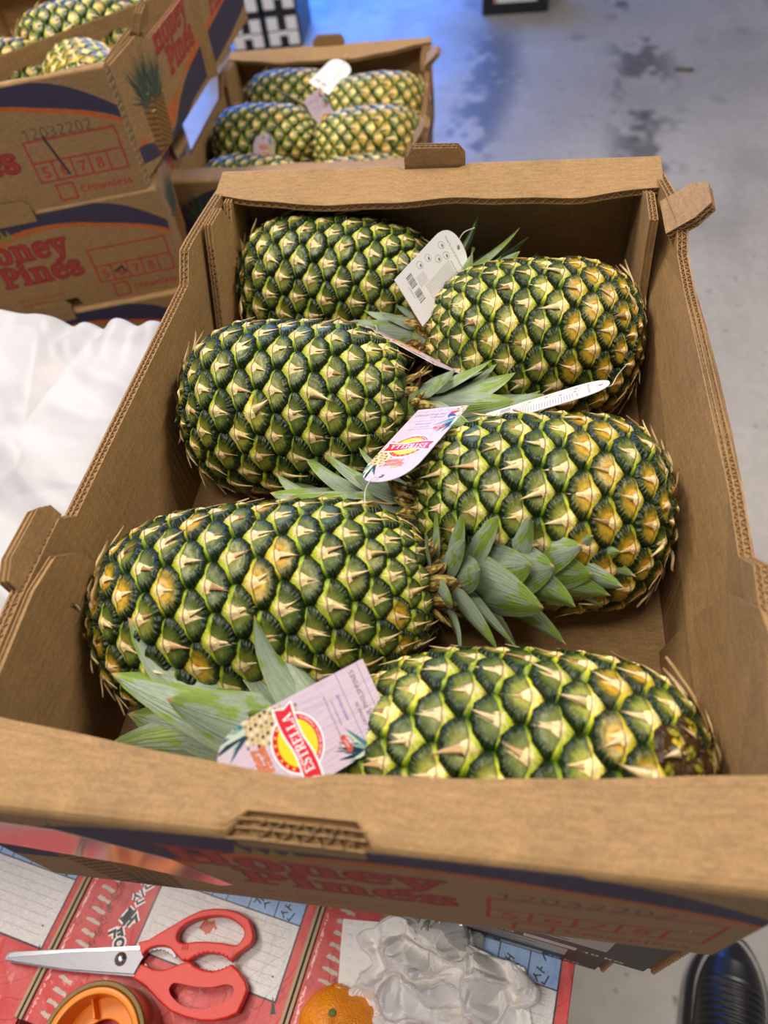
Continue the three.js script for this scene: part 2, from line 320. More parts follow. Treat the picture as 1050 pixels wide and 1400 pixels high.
// ------------------------------------------------------------------ the hall
{
  const concrete = (u, v) => {
    const x = u * 8, y = v * 8;
    let n = 0.61 + (fbm(x * 1.3, y * 1.3, 1, 5) - 0.47) * 0.22 + (vn(x * 60, y * 60, 4) - 0.5) * 0.04;
    const st = sm(0.58, 0.8, fbm(x * 2.2 + 5, y * 0.9, 31, 4)) * 0.1 + sm(0.66, 0.78, fbm(x * 6, y * 6, 55, 3)) * 0.06;
    n -= st;
    // rubbed-off dirt in three tracks that run away from the viewer
    for (const [tx, ty0, ty1, s] of [[4.55, 1.6, 4.9, 3], [5.35, 1.9, 4.5, 9], [6.4, 2.6, 5.4, 14], [3.9, 3.2, 5.6, 19]]) {
      const wob = (vn(y * 1.1, s, s) - 0.5) * 0.16, d = Math.abs(x - tx - wob);
      n -= sm(0.17, 0.03, d) * sm(0.42, 0.6, vn(x * 5, y * 4, s) * 0.4 + vn(x * 13, y * 10, s + 1) * 0.35 + vn(x * 34, y * 24, s + 2) * 0.25) * sm(ty0 - 0.2, ty0 + 0.3, y) * sm(ty1 + 0.2, ty1 - 0.4, y) * 0.22;
    }
    for (let k = 0; k < 2; k++) if (vn(x * 70 + k * 9, y * 45, 70 + k) > 0.965) n -= 0.14;
    return [n * 1.02, n * 0.985, n * 0.91];
  };
  const ct = dataTex(1400, 1400, concrete, true), rt = dataTex(256, 256, (u, v) => { const n = 0.42 + 0.25 * fbm(u * 20, v * 20, 3, 3); return [n, n, n]; }, false, [4, 4]);
  const floorMat = new THREE.MeshStandardMaterial({ map: ct, roughnessMap: rt, roughness: 1 });
  // floor texture covers x -4..4, z -7..1
  const f = new THREE.BoxGeometry(12, 0.2, 9); f.translate(0, -0.1, -1);
  const u = f.attributes.uv, p = f.attributes.position; for (let i = 0; i < u.count; i++) u.setXY(i, (p.getX(i) + 4) / 8, (p.getZ(i) + 7) / 8);
  ct.wrapS = ct.wrapT = THREE.MirroredRepeatWrapping;
  struct('floor', f, floorMat);
  const wallMat = new THREE.MeshStandardMaterial({ color: 0xb9b6ae, roughness: 0.9 }), ceilMat = new THREE.MeshStandardMaterial({ color: 0xc9c7c0, roughness: 0.95 });
  const wall = (n, w, h, d, x, y, z, m) => { const g = new THREE.BoxGeometry(w, h, d); g.translate(x, y, z); struct(n, g, m); };
  wall('ceiling', 12, 0.2, 9, 0, CEIL + 0.1, -1, ceilMat);
  wall('wall_left', 0.2, CEIL, 9, -6.1, CEIL / 2, -1, wallMat); wall('wall_right', 0.2, CEIL, 9, 6.1, CEIL / 2, -1, wallMat);
  wall('wall_front', 12.4, CEIL, 0.2, 0, CEIL / 2, 3.4, wallMat);
  const dl = DOOR.x - DOOR.w / 2, dr = DOOR.x + DOOR.w / 2;
  const back = []; for (const [x0, x1, y0, y1] of [[-6.2, dl, 0, CEIL], [dr, 6.2, 0, CEIL], [dl, dr, DOOR.h, CEIL]]) { const g = new THREE.BoxGeometry(x1 - x0, y1 - y0, 0.2); g.translate((x0 + x1) / 2, (y0 + y1) / 2, DOOR.z - 0.1); back.push(g); }
  struct('wall_back', merge(back), wallMat);
  // translucent daylight door
  const pane = new THREE.BoxGeometry(DOOR.w, DOOR.h, 0.04); pane.translate(DOOR.x, DOOR.h / 2, DOOR.z - 0.08);
  struct('door_1', pane, new THREE.MeshStandardMaterial({ color: 0x8aa0b4, emissive: DOOR.color, emissiveIntensity: 1.6, roughness: 0.5 }));
  const dlight = new THREE.RectAreaLight(DOOR.color, DOOR.strength, DOOR.w, DOOR.h); dlight.position.set(DOOR.x, DOOR.h / 2, DOOR.z + 0.02); dlight.rotation.y = Math.PI; scene.add(dlight);
  // ceiling lamps
  const housing = new THREE.MeshStandardMaterial({ color: 0xdddddd, roughness: 0.5 }), glow = new THREE.MeshStandardMaterial({ color: 0xffffff, emissive: LAMP_COLOR, emissiveIntensity: 3 });
  LAMPS.forEach(([x, z, w, l, s], i) => {
    const t = thing('ceiling_lamp', ['long ceiling lamp to the left of the cartons', 'long ceiling lamp to the right of the cartons', 'short ceiling lamp above the viewer'][i], 'lamp', [x, CEIL - 0.06, z], 0, 'ceiling panel lamps');
    part(t, 'housing', new RoundedBoxGeometry(w + 0.06, 0.06, l + 0.06, 2, 0.01).translate(0, 0.03, 0), housing);
    part(t, 'diffuser', new RoundedBoxGeometry(w, 0.01, l, 2, 0.004).translate(0, -0.003, 0), glow);
    const L = new THREE.RectAreaLight(LAMP_COLOR, s, w, l); L.position.set(x, CEIL - 0.075, z); L.rotation.x = -Math.PI / 2; scene.add(L);
  });
}

// ------------------------------------------------------------------ pineapples
const EYE = 1.36;                                                      // side of the square, in eye widths, that an eye's texture covers
function eyeTextures(o) {
  const px = o.px ?? 320, s = o.seed;
  const fields = (uu, vv) => {
    const u = (uu - 0.5) * EYE, v = (vv - 0.5) * EYE;
    const wob = (fbm(u * 7 + 3, v * 7 + 9, s, 3) - 0.45) * 0.09;
    const ub = -0.1 + 0.55 * v * v + wob * 0.5;                         // bract / disc border
    const e = Math.hypot((u - 0.0 + wob * 0.4) / 0.475, (v + wob * 0.4) / 0.6);
    const disc = sm(-0.012, 0.012, u - ub) * sm(1.02, 0.97, e);
    return { u, v, wob, ub, e, disc, ang: Math.atan2(v, (u - 0.02) * 1.2) };
  };
  const rich = (a, n) => 0.5 + 0.5 * Math.sin(a * n + 2.5 * Math.sin(a * 3 + s));
  const color = (uu, vv) => {
    const f = fields(uu, vv), { u, v, e, ang } = f;
    const n1 = fbm(u * 14, v * 14, s + 3, 3) - 0.45, n2 = vn(u * 60, v * 60, s + 5) - 0.5, n3 = vn(u * 26, v * 8, s + 8);
    // shield of the fruitlet
    const rad = vn(ang * 13 + s, e * 5, s + 11);
    let d = mix3([0.055, 0.125, 0.025], [0.36, 0.43, 0.19], sm(0.86, 0.3, e + n1 * 0.3) * (0.55 + 0.5 * rad));
    d = mix3(d, [0.16, 0.27, 0.05], sm(0.82, 1.0, e) * 0.6);
    d = mix3(d, [0.56, 0.57, 0.4], sm(0.72, 0.98, rad) * sm(0.95, 0.7, e) * 0.34);
    d = mix3(d, o.warm, sm(0.85, 0.15, e + n1 * 0.4) * o.ripe);
    d = mix3(d, [0.45, 0.25, 0.08], sm(0.16, 0.04, Math.hypot(u + 0.03, v * 0.9)) * o.ripe);
    // bract: cream at the middle, yellow green arms, dull tip at its base end
    const rC = Math.hypot((u + 0.12) * 1.15, v * 0.9);
    const streak = vn(Math.atan2(v, u + 0.12) * 9, rC * 3, s + 21);
    let b = mix3(o.arm, [0.33, 0.44, 0.07], sm(0.24, 0.52, rC + (streak - 0.5) * 0.16));
    b = mix3([0.92, 0.84, 0.62], b, sm(0.0, 0.18, rC + (streak - 0.5) * 0.16 + n1 * 0.16 - o.dry * 0.13));
    b = mix3(b, [0.36, 0.43, 0.16], sm(-0.3, -0.48, u) * 0.55);
    b = mix3(b, [0.45, 0.33, 0.22], sm(0.045, 0.02, Math.abs(v + 0.02 + n1 * 0.03)) * sm(-0.26, -0.32, u) * sm(-0.47, -0.4, u) * 0.8);
    b = mix3(b, [0.2, 0.3, 0.05], sm(0.5, 0.66, rC) * 0.6);
    b = mix3(b, [0.62, 0.46, 0.3], o.dry * sm(0.55, 0.75, n3) * 0.7);
    const star = Math.pow(Math.abs(u + 0.1) / (u < -0.1 ? 0.4 : 0.5), 0.8) + Math.pow(Math.abs(v) / 0.62, 0.8), out = sm(0.98, 1.16, star + n1 * 0.25) * (1 - f.disc);
    b = mix3(b, mix3([0.1, 0.17, 0.04], [0.2, 0.3, 0.07], streak), out * 0.9);
    let c = mix3(b, d, f.disc);
    // pale tip lying over the shield
    const tq = (u + 0.12) / (0.3 + 0.16 * vn(s, 3, 1)), tw = 0.17 * Math.pow(clamp(1 - tq), 1.5), tip = tq > 0 && tq < 1 ? sm(tw + 0.012, tw - 0.012, Math.abs(v - 0.05 * tq * Math.sin(s))) : 0;
    c = mix3(c, [0.9, 0.8, 0.58].map((x) => x * (0.9 + 0.2 * streak)), tip);
    // dark furrow beside the shield and a thin brown line where the bract lies on it
    c = mix3(c, [0.2, 0.29, 0.05], sm(0.96, 1.04, e) * sm(-0.02, 0.06, u - f.ub) * 0.75);
    c = mix3(c, [0.2, 0.14, 0.07], sm(0.022, 0.006, Math.abs(u - f.ub)) * sm(0.4, 0.2, Math.abs(v)) * 0.55);
    if (o.rot) { c = mix3(c, [0.84, 0.74, 0.12], 0.45); c = mix3(c, [0.2, 0.11, 0.04], sm(0.4, 0.47, fbm(u * 6, v * 6, s + 40, 4)) * o.rot); }
    return c.map((x, i) => x * (1 + n2 * 0.14 + n1 * 0.12) * o.tint[i]);
  };
  const bump = (uu, vv) => {
    const f = fields(uu, vv), { u, v, e, ang } = f;
    let h = 0.45 + (vn(u * 50, v * 50, s + 2) - 0.5) * 0.05;
    const ridge = rich(ang, 15) * 0.5 + rich(ang + 0.05, 24) * 0.5;
    h += f.disc * (sm(0.55, 0.75, e) * sm(1.03, 0.9, e) * (ridge - 0.4) * 0.5 + 0.1);
    h += (1 - f.disc) * sm(-0.02, -0.04, u - f.ub) * (0.12 + 0.1 * vn(Math.atan2(v, u + 0.1) * 10, Math.hypot(u, v) * 3, s + 22));
    h -= sm(0.03, 0.0, Math.abs(e - 1.02)) * sm(0, 0.05, u - f.ub) * 0.35;
    return [h, h, h];
  };
  return new THREE.MeshPhysicalMaterial({ map: dataTex(px, px, color, true), bumpMap: dataTex(px, px, bump, false), bumpScale: 0.0024, roughness: 0.36, specularIntensity: 0.7, clearcoat: 0.08, clearcoatRoughness: 0.2 });
}
const GREEN_ARM = [0.66, 0.72, 0.15], YEL_ARM = [0.74, 0.7, 0.16], ORA = [0.86, 0.66, 0.16], OLI = [0.6, 0.58, 0.2];
const EYES = {
  green: [11, 12, 13].map((s, i) => eyeTextures({ seed: s * 7, ripe: 0.25 + 0.2 * i, warm: OLI, arm: GREEN_ARM, dry: 0.1 * i, tint: [1, 1, 1] })),
  ripe: [21, 22].map((s, i) => eyeTextures({ seed: s * 7, ripe: 0.85, warm: ORA, arm: YEL_ARM, dry: 0.2 * i, tint: [1.05, 1.02, 1] })),
  pale: [31, 32].map((s, i) => eyeTextures({ seed: s * 7, ripe: 0.5, warm: [0.75, 0.72, 0.3], arm: [0.68, 0.72, 0.16], dry: 0.5, tint: [1.2, 1.15, 1.1] })),
  rot: [eyeTextures({ seed: 301, ripe: 0.9, warm: [0.85, 0.75, 0.15], arm: [0.78, 0.74, 0.14], dry: 0.8, rot: 0.9, tint: [1, 1, 1] })],
};
M.bract = [[0.86, 0.77, 0.56], [0.76, 0.63, 0.42], [0.64, 0.48, 0.3]].map((c, k) => new THREE.MeshStandardMaterial({ roughness: 0.7, side: THREE.DoubleSide, map: dataTex(64, 32, (u, v) => { const n = 0.85 + 0.3 * vn(u * 5, v * 14, k); const t = mix3(mix3([0.66, 0.67, 0.2], c, sm(0.12, 0.42, u + (n - 1) * 0.3)), [0.55, 0.4, 0.26], sm(0.75, 1, u) * 0.7); return t.map((x) => x * n); }, true) }));
M.body = new THREE.MeshStandardMaterial({ color: 0x3c4a16, roughness: 0.6 });
M.scar = new THREE.MeshStandardMaterial({ roughness: 0.9, map: dataTex(128, 128, (u, v) => { const n = 0.6 + 0.8 * fbm(u * 9, v * 9, 4, 4); return [0.5 * n, 0.4 * n, 0.24 * n]; }, true) });
const leafPix = (k) => (u, v) => {                                     // u along the leaf, v across
  const st = vn(u * 4, v * 60, k) * 0.5 + vn(u * 14, v * 30, k + 3) * 0.5, pat = fbm(u * 5 + k * 3, v * 4 + k, k + 9, 4);
  let c = mix3([0.5, 0.57, 0.47], [0.6, 0.66, 0.57], st);
  const green = sm(0.5, 0.6, pat + (u - 0.62) * [0.5, 0.8, 0.3][k]);
  c = mix3(c, mix3([0.4, 0.52, 0.16], [0.52, 0.62, 0.2], st), green * 0.85);
  c = mix3(c, [0.25, 0.33, 0.2], sm(0.1, 0.0, u) * 0.5);
  c = mix3(c, [0.78, 0.62, 0.4], sm(0.95, 0.99, u + (pat - 0.45) * 0.06));
  c = mix3(c, [0.62, 0.66, 0.4], sm(0.06, 0.0, Math.min(v, 1 - v)) * 0.5);
  return c.map((x) => x * (0.94 + 0.12 * vn(u * 60, v * 80, k + 5)));
};
M.leaf = [0, 1, 2].map((k) => new THREE.MeshPhysicalMaterial({ map: dataTex(256, 96, leafPix(k), true), bumpMap: dataTex(128, 128, (u, v) => { const n = vn(u * 3, v * 50, k + 30); return [n, n, n]; }, false), bumpScale: 0.0003, roughness: 0.5 }));
M.dryLeaf = new THREE.MeshStandardMaterial({ roughness: 0.75, side: THREE.DoubleSide, map: dataTex(128, 64, (u, v) => { const n = vn(u * 4, v * 30, 61), q = fbm(u * 5, v * 5, 62, 3); return mix3([0.78, 0.72, 0.36], [0.5, 0.36, 0.18], sm(0.38, 0.56, q)).map((x) => x * (0.65 + 0.55 * n)); }, true) });
// a crown leaf: root at the origin, along x, upper (inner) face towards +y
function leafGeo(len, w, curve, fold, nl = 12, nw = 6, twist = 0) {
  const line = []; let x = 0, y = 0, a = 0;
  for (let i = 0; i <= nl; i++) { line.push([x, y, a]); const t = i / nl; a -= curve / nl * (0.4 + 1.2 * t); x += Math.cos(a) * len / nl; y += Math.sin(a) * len / nl; }
  const face = (lift, flip) => gridGeo(nl, nw, (u, v) => {
    const i = Math.min(nl, Math.round(u * nl)), [cx, cy, ca] = line[i], q = (v - 0.5) * 2, width = w * 0.5 * Math.pow(Math.max(0, 1 - Math.pow(u, 1.9)), 0.8) * (0.82 + 0.36 * sm(0, 0.3, u));
    const z = q * width, up = fold * width * (Math.pow(Math.abs(q), 1.6)) + lift * (1 - q * q) * (1 - u * 0.8) + twist * z * u;
    return [cx - Math.sin(ca) * up, cy + Math.cos(ca) * up, z];
  }, 1, 1, flip);
  return merge([face(0.009, true), face(-0.01, false)]);
}
srand(5);
const LEAVES = [0, 1, 2, 3, 4, 5].map((k) => leafGeo(1, [0.33, 0.4, 0.3, 0.42, 0.35, 0.37][k], [0.35, 0.1, 0.55, 0.25, -0.1, 0.7][k], [0.5, 0.4, 0.6, 0.35, 0.55, 0.45][k], 12, 6, rr(-0.2, 0.2)));
// a dry bract tip: unit length along x, y away from the fruit
function bractGeo(k) {
  const N = 7, p = [], ix = [], uv = [], curl = [0.2, 0.4, 0.05, 0.7, 0.3, -0.02][k], side = [0.1, -0.18, 0.25, 0.05, -0.3, 0.15][k];
  for (let i = 0; i <= N; i++) {
    const t = i / N, x = -0.3 + 1.3 * t, w = (t < 0.25 ? 0.14 + 0.36 * t : 0.23 * Math.pow((1 - t) / 0.75, 1.5)) + 0.012 * (1 - t), y = -0.1 + 0.2 * sm(0, 0.5, t) + curl * t * t * 0.4, z0 = side * t * t;
    p.push(x, y - 0.02, z0 - w, x, y + 0.03 * (1 - t * 0.7), z0 - w * 0.12, x, y - 0.02, z0 + w, x, y - 0.05, z0);
    uv.push(t, 0, t, 0.5, t, 1, t, 0.5);
    if (i) { const a = (i - 1) * 4, b = i * 4; for (let q = 0; q < 4; q++) { const r = (q + 1) % 4; ix.push(a + q, b + q, a + r, a + r, b + q, b + r); } }
  }
  return geoFrom(p, ix, uv);
}
const BRACTS = [0, 1, 2, 3, 4, 5].map(bractGeo);

// whole fruit, lying along x: base at -len/2, crown end at +len/2; origin on the ground under its middle
function makePineapple(o) {
  const { len, R, N = 13, a0 = 0.0255, seed: sd, low = false } = o;
  srand(sd * 977 + 13);
  const g = o.root, hl = len / 2;
  const S = [];                                                        // profile samples: x, r, s
  let s = 0;
  for (let i = 0; i <= 500; i++) {
    const t = -Math.cos(Math.PI * i / 500), pw = t < 0 ? (o.pb ?? 3.6) : (o.pc ?? 3.0), r = R * Math.pow(Math.max(0, 1 - Math.pow(Math.abs(t), pw)), 0.5) * (1 - 0.05 * t), x = t * hl;
    if (i) s += Math.hypot(x - S[i - 1][0], r - S[i - 1][1]);
    S.push([x, r, s]);
  }
  const at = (q) => { let lo = 0, hi = 500; while (hi - lo > 1) { const m = (lo + hi) >> 1; S[m][2] < q ? lo = m : hi = m; } const A = S[lo], B = S[hi], k = clamp((q - A[2]) / (B[2] - A[2] || 1)); const dx = B[0] - A[0], dr = B[1] - A[1], l = Math.hypot(dx, dr) || 1; return [mix(A[0], B[0], k), mix(A[1], B[1], k), -dr / l, dx / l]; };
  let s0 = 0; for (const q of S) if (q[1] < R * 0.4) s0 = q[2]; else break;
  const K = []; for (let q = s0; ;) { K.push(q); const [x, r] = at(q); if (x > 0 && r < R * 0.5) break; q += 0.5 * a0 * (0.3 + 0.7 * r / R); if (K.length > 60) break; }
  const sOf = (k) => { if (k < 0) return K[0] + k * (K[1] - K[0]); const i = Math.min(K.length - 2, Math.floor(k)); return K[i] + (k - i) * (K[i + 1] - K[i]); };
  const tw = o.twist ?? 0.012;
  const surf = (k, i) => { const [x, r, nx, nr] = at(sOf(k)), th = i / N * Math.PI * 2 + tw * k + (o.roll ?? 0); const c = Math.cos(th), d = Math.sin(th); return { p: V(x, R + r * c, r * d), n: V(nx, nr * c, nr * d), r, th, f: V(0, -d, c), up: nr * c }; };
  // core under the skin
  const lp = S.filter((_, i) => i % 20 === 0).map((q) => new THREE.Vector2(Math.max(0.0001, q[1] - 0.0022), q[0])), core = new THREE.LatheGeometry(lp, 40); core.rotateZ(-Math.PI / 2); core.translate(0, R, 0);
  part(g, 'body', core, M.body);
  const m = low ? 4 : 7, seg = low ? 14 : 30;
  const HEX = (a) => { let best = 9; for (const [x, y] of [[1, 0], [-1, 0], [0.5, 1.04], [-0.5, 1.04], [0.5, -1.04], [-0.5, -1.04]]) { const d = x * Math.cos(a) + y * Math.sin(a); if (d > 0) best = Math.min(best, (x * x + y * y) / 2 / d); } return best; };
  for (let k = 1; k < K.length - 1; k++) for (let i = k % 2 ? 0.5 : 0; i < N; i++) {
    const c0 = surf(k, i); if (c0.up < -0.78) continue;                 // the side it lies on shows nowhere
    const sc = (0.3 + 0.7 * c0.r / R), hm = (low ? 0.0042 : 0.0056) * sc * (o.bump ?? 1) * rr(0.85, 1.15), tilt = rr(-0.12, 0.12), coarse = c0.up < -0.35 && !low;
    const M1 = coarse ? 4 : m, SG = coarse ? 14 : seg, pos = [], uv = [], ix = [], ra = rr(-0.1, 0.1);
    for (let j = 0; j <= M1; j++) for (let q = 0; q < SG; q++) {
      const e = j / M1, a = q / SG * Math.PI * 2, rad = HEX(a) * e * 1.01, u = rad * Math.cos(a), v = rad * Math.sin(a);
      const w = surf(k + 2 * u, i + v / 1.04);
      const disc = sm(-0.12, 0.0, u - (-0.1 + 0.55 * v * v)), ee = Math.hypot(u / 0.475, v / 0.6);
      let h = hm * (1 - Math.pow(e, 3.2)) + hm * tilt * u * 2;
      h += disc * hm * 0.45 * sm(0.3, 0.72, ee) * sm(1.05, 0.85, ee) - hm * 0.3 * sm(-0.1, -0.45, u) + hm * 0.3 * sm(0.3, 0, Math.hypot(u + 0.12, v * 1.6));
      w.p.addScaledVector(w.n, h); pos.push(w.p.x, w.p.y, w.p.z);
      const cu = u * Math.cos(ra) - v * Math.sin(ra), cv = u * Math.sin(ra) + v * Math.cos(ra);
      uv.push(0.5 + cu / EYE, 0.5 + cv / EYE);
    }
    for (let j = 0; j < M1; j++) for (let q = 0; q < SG; q++) { const A = j * SG + q, B = j * SG + (q + 1) % SG, C = A + SG, D = B + SG; if (j) ix.push(A, B, C); ix.push(B, D, C); }
    const geo = geoFrom(pos, ix, uv);
    const pick = o.pick(c0.p.x / hl, c0.th, rnd()), set = EYES[pick], mat = set[Math.floor(rnd() * set.length)];
    const eye = part(g, 'eye', geo, mat);
    // bract tip
    const f = surf(k - 0.16, i), X = V(f.n.y * 0 + 1, 0, 0); X.addScaledVector(f.n, -X.dot(f.n)).normalize();
    const sp = rr(-0.35, 0.35); X.addScaledVector(V().crossVectors(f.n, X), sp).normalize();
    const Z = V().crossVectors(X, f.n), long = rnd() < 0.16 ? 1.35 : 1, L = a0 * sc * rr(0.4, 0.6) * long * (c0.p.x < -hl * 0.8 ? rr(1.2, 2) : 1);
    const bm = new THREE.Matrix4().makeBasis(X.clone().multiplyScalar(L), f.n.clone().multiplyScalar(L * (long > 1 || Math.abs(c0.p.x) > hl * 0.75 ? rr(0.8, 1.5) : rr(0.4, 0.8))), Z.multiplyScalar(L * rr(0.75, 1.1))).setPosition(f.p.clone().addScaledVector(f.n, hm * 0.98));
    if (low) { const bg = BRACTS[Math.floor(rnd() * 6)]; const b = part(eye, 'bract', bg, M.bract[0]); b.applyMatrix4(bm); }
    else { const b = part(eye, 'bract', BRACTS[Math.floor(rnd() * 6)], M.bract[rnd() < 0.72 ? 0 : rnd() < 0.7 ? 1 : 2]); b.applyMatrix4(bm); }
  }
  // base scar
  const base = new THREE.LatheGeometry([[0.0001, -0.003], [R * 0.2, -0.002], [R * 0.3, 0.001], [R * 0.42, 0.004], [R * 0.5, 0.01]].map(([r, y]) => new THREE.Vector2(r, y)), 24); base.rotateZ(-Math.PI / 2); base.translate(-hl, R, 0);
  part(g, 'stem_scar', base, M.scar);
  // dry leaf bases round the neck
  if (!low) for (let k = 0; k < 34; k++) {
    const a = k / 17 * Math.PI * 2 + rr(-0.15, 0.15), L = rr(0.012, 0.024), geo = LEAVES[k % 6], b = part(g, 'dry_leaf', geo, M.dryLeaf);
    place(b, V(hl * 0.92 + (k > 16 ? 0.006 : 0) + rr(-0.003, 0.003), R, 0), a, R * (k > 16 ? 0.34 : 0.4), rr(0.1, 0.9), L, L * rr(0.8, 1.5), 1);
  }
  // crown
  if (low) return g;
  const crown = new THREE.Group(); crown.name = 'crown'; g.add(crown); crown.position.set(hl * 0.96, R, 0); if (o.crownTurn) crown.rotation.set(...o.crownTurn);
  const cl = o.crownLen ?? 0.075, n = low ? 0 : (o.leaves ?? 40);
  const stub = new THREE.LatheGeometry([[R * 0.34, -0.006], [R * 0.32, 0.006], [0.011, 0.028], [0.0001, 0.045]].map(([r, y]) => new THREE.Vector2(r, y)), 16); stub.rotateZ(-Math.PI / 2);
  part(crown, 'crown_stem', stub, M.leaf[0]);
  for (let k = 0; k < n; k++) {
    const t = k / n, a = k * 2.39996 + rr(-0.2, 0.2), tilt = mix(o.splay ?? 1.0, 0.12, Math.pow(t, 0.8)) + rr(-0.12, 0.12), L = cl * (t < 0.25 ? mix(0.45, 0.85, t * 4) : mix(0.95, 0.8, t)) * rr(0.85, 1.12);
    if ((Math.cos(a) < -0.55 && tilt > 0.35) || o.skip?.(Math.cos(a), Math.sin(a), tilt)) continue;
    const b = part(crown, 'leaf', LEAVES[Math.floor(rnd() * 6)], M.leaf[Math.floor(rnd() * 3)]);
    place(b, V(mix(0, o.crownStem ?? 0.045, t), 0, 0), a, mix(R * 0.3, 0.004, t), tilt, L, L * rr(0.85, 1.25) * (o.leafWide ?? 1), 1);
  }
  return g;
}
// puts a unit leaf with its root at distance rb from the x axis, leaning out from the axis by tilt
function place(b, o, a, rb, tilt, L, Wd, T) {
  const rad = V(0, Math.cos(a), Math.sin(a)), X = V(Math.cos(tilt), 0, 0).addScaledVector(rad, Math.sin(tilt)), Y = V(Math.sin(tilt), 0, 0).addScaledVector(rad, -Math.cos(tilt)), Z = V().crossVectors(X, Y);
  b.applyMatrix4(new THREE.Matrix4().makeBasis(X.multiplyScalar(L), Y.multiplyScalar(L * T), Z.multiplyScalar(Wd)).setPosition(o.clone().addScaledVector(rad, rb)));
}
const MAIN_Y = 0.884 + 0.0065;
// [label, base x,z, crown x,z, R, options]
const mainPines = [
  ['large green pineapple at front left of the near carton, its leafy crown fully showing', [-0.181, -0.134], [0.030, -0.182], 0.060, { pick: (x, th, r) => (x < -0.55 && r < 0.75 ? 'ripe' : r < 0.12 ? 'ripe' : 'green'), crownLen: 0.07, leaves: 88, leafWide: 1.25, splay: 1.4, crownStem: 0.078, crownTurn: [0, 0, 0.1], a0: 0.0265 }],
  ['yellowish pineapple with a brown rotten spot against the front edge of the near carton', [0.182, -0.066], [-0.012, -0.070], 0.057, { pick: (x, th, r) => (x < -0.62 && Math.sin(th) < 0.2 && Math.cos(th) > -0.3 ? 'rot' : x < -0.4 && Math.sin(th) < 0 && r < 0.7 ? 'ripe' : x < -0.4 && r < 0.35 ? 'ripe' : x < -0.35 && r < 0.85 ? 'pale' : r < 0.35 ? 'pale' : 'green'), crownLen: 0.125, a0: 0.028, splay: 0.95, leaves: 64, crownTurn: [0, -0.08, -0.24], skip: (c, d, t) => d < -0.3 && t > 0.3 }],
  ['rounded dark green pineapple at middle left of the near carton, against its left wall', [-0.178, -0.330], [0.002, -0.338], 0.062, { pick: (x, th, r) => (r < 0.15 ? 'pale' : 'green'), crownLen: 0.08, a0: 0.0265, splay: 0.75, crownTurn: [0, 0, -0.25] }],
  ['pineapple with orange patched eyes at middle right of the near carton, above the leafy crown', [0.178, -0.243], [0.013, -0.240], 0.060, { pick: (x, th, r) => (x < -0.15 && r < 0.6 ? 'ripe' : r < 0.25 ? 'pale' : 'green'), crownLen: 0.09, a0: 0.026, splay: 0.7, crownTurn: [0, 0, -0.3] }],
  ['pineapple at back left of the near carton, beside the white care tag', [-0.174, -0.505], [0.006, -0.490], 0.058, { pick: (x, th, r) => (x < -0.6 && r < 0.7 ? 'pale' : 'green'), crownLen: 0.085, a0: 0.025 }],
  ['paler yellow green pineapple at back right of the near carton, with dry curled tips', [0.176, -0.420], [0.004, -0.425], 0.058, { pick: (x, th, r) => (x < -0.35 && r < 0.75 ? 'ripe' : r < 0.45 ? 'pale' : 'green'), crownLen: 0.085, a0: 0.0245, splay: 0.75, crownTurn: [0, 0, -0.32] }],
];
mainPines.forEach(([label, b, c, R, o], i) => {
  const dx = c[0] - b[0], dz = c[1] - b[1], len = Math.hypot(dx, dz);
  const root = thing('pineapple', label, 'pineapple', [(b[0] + c[0]) / 2, MAIN_Y, (b[1] + c[1]) / 2], Math.atan2(-dz, dx));
  makePineapple({ root, len: len + 0.004, R, seed: i + 1, roll: i * 0.37, ...o });
});

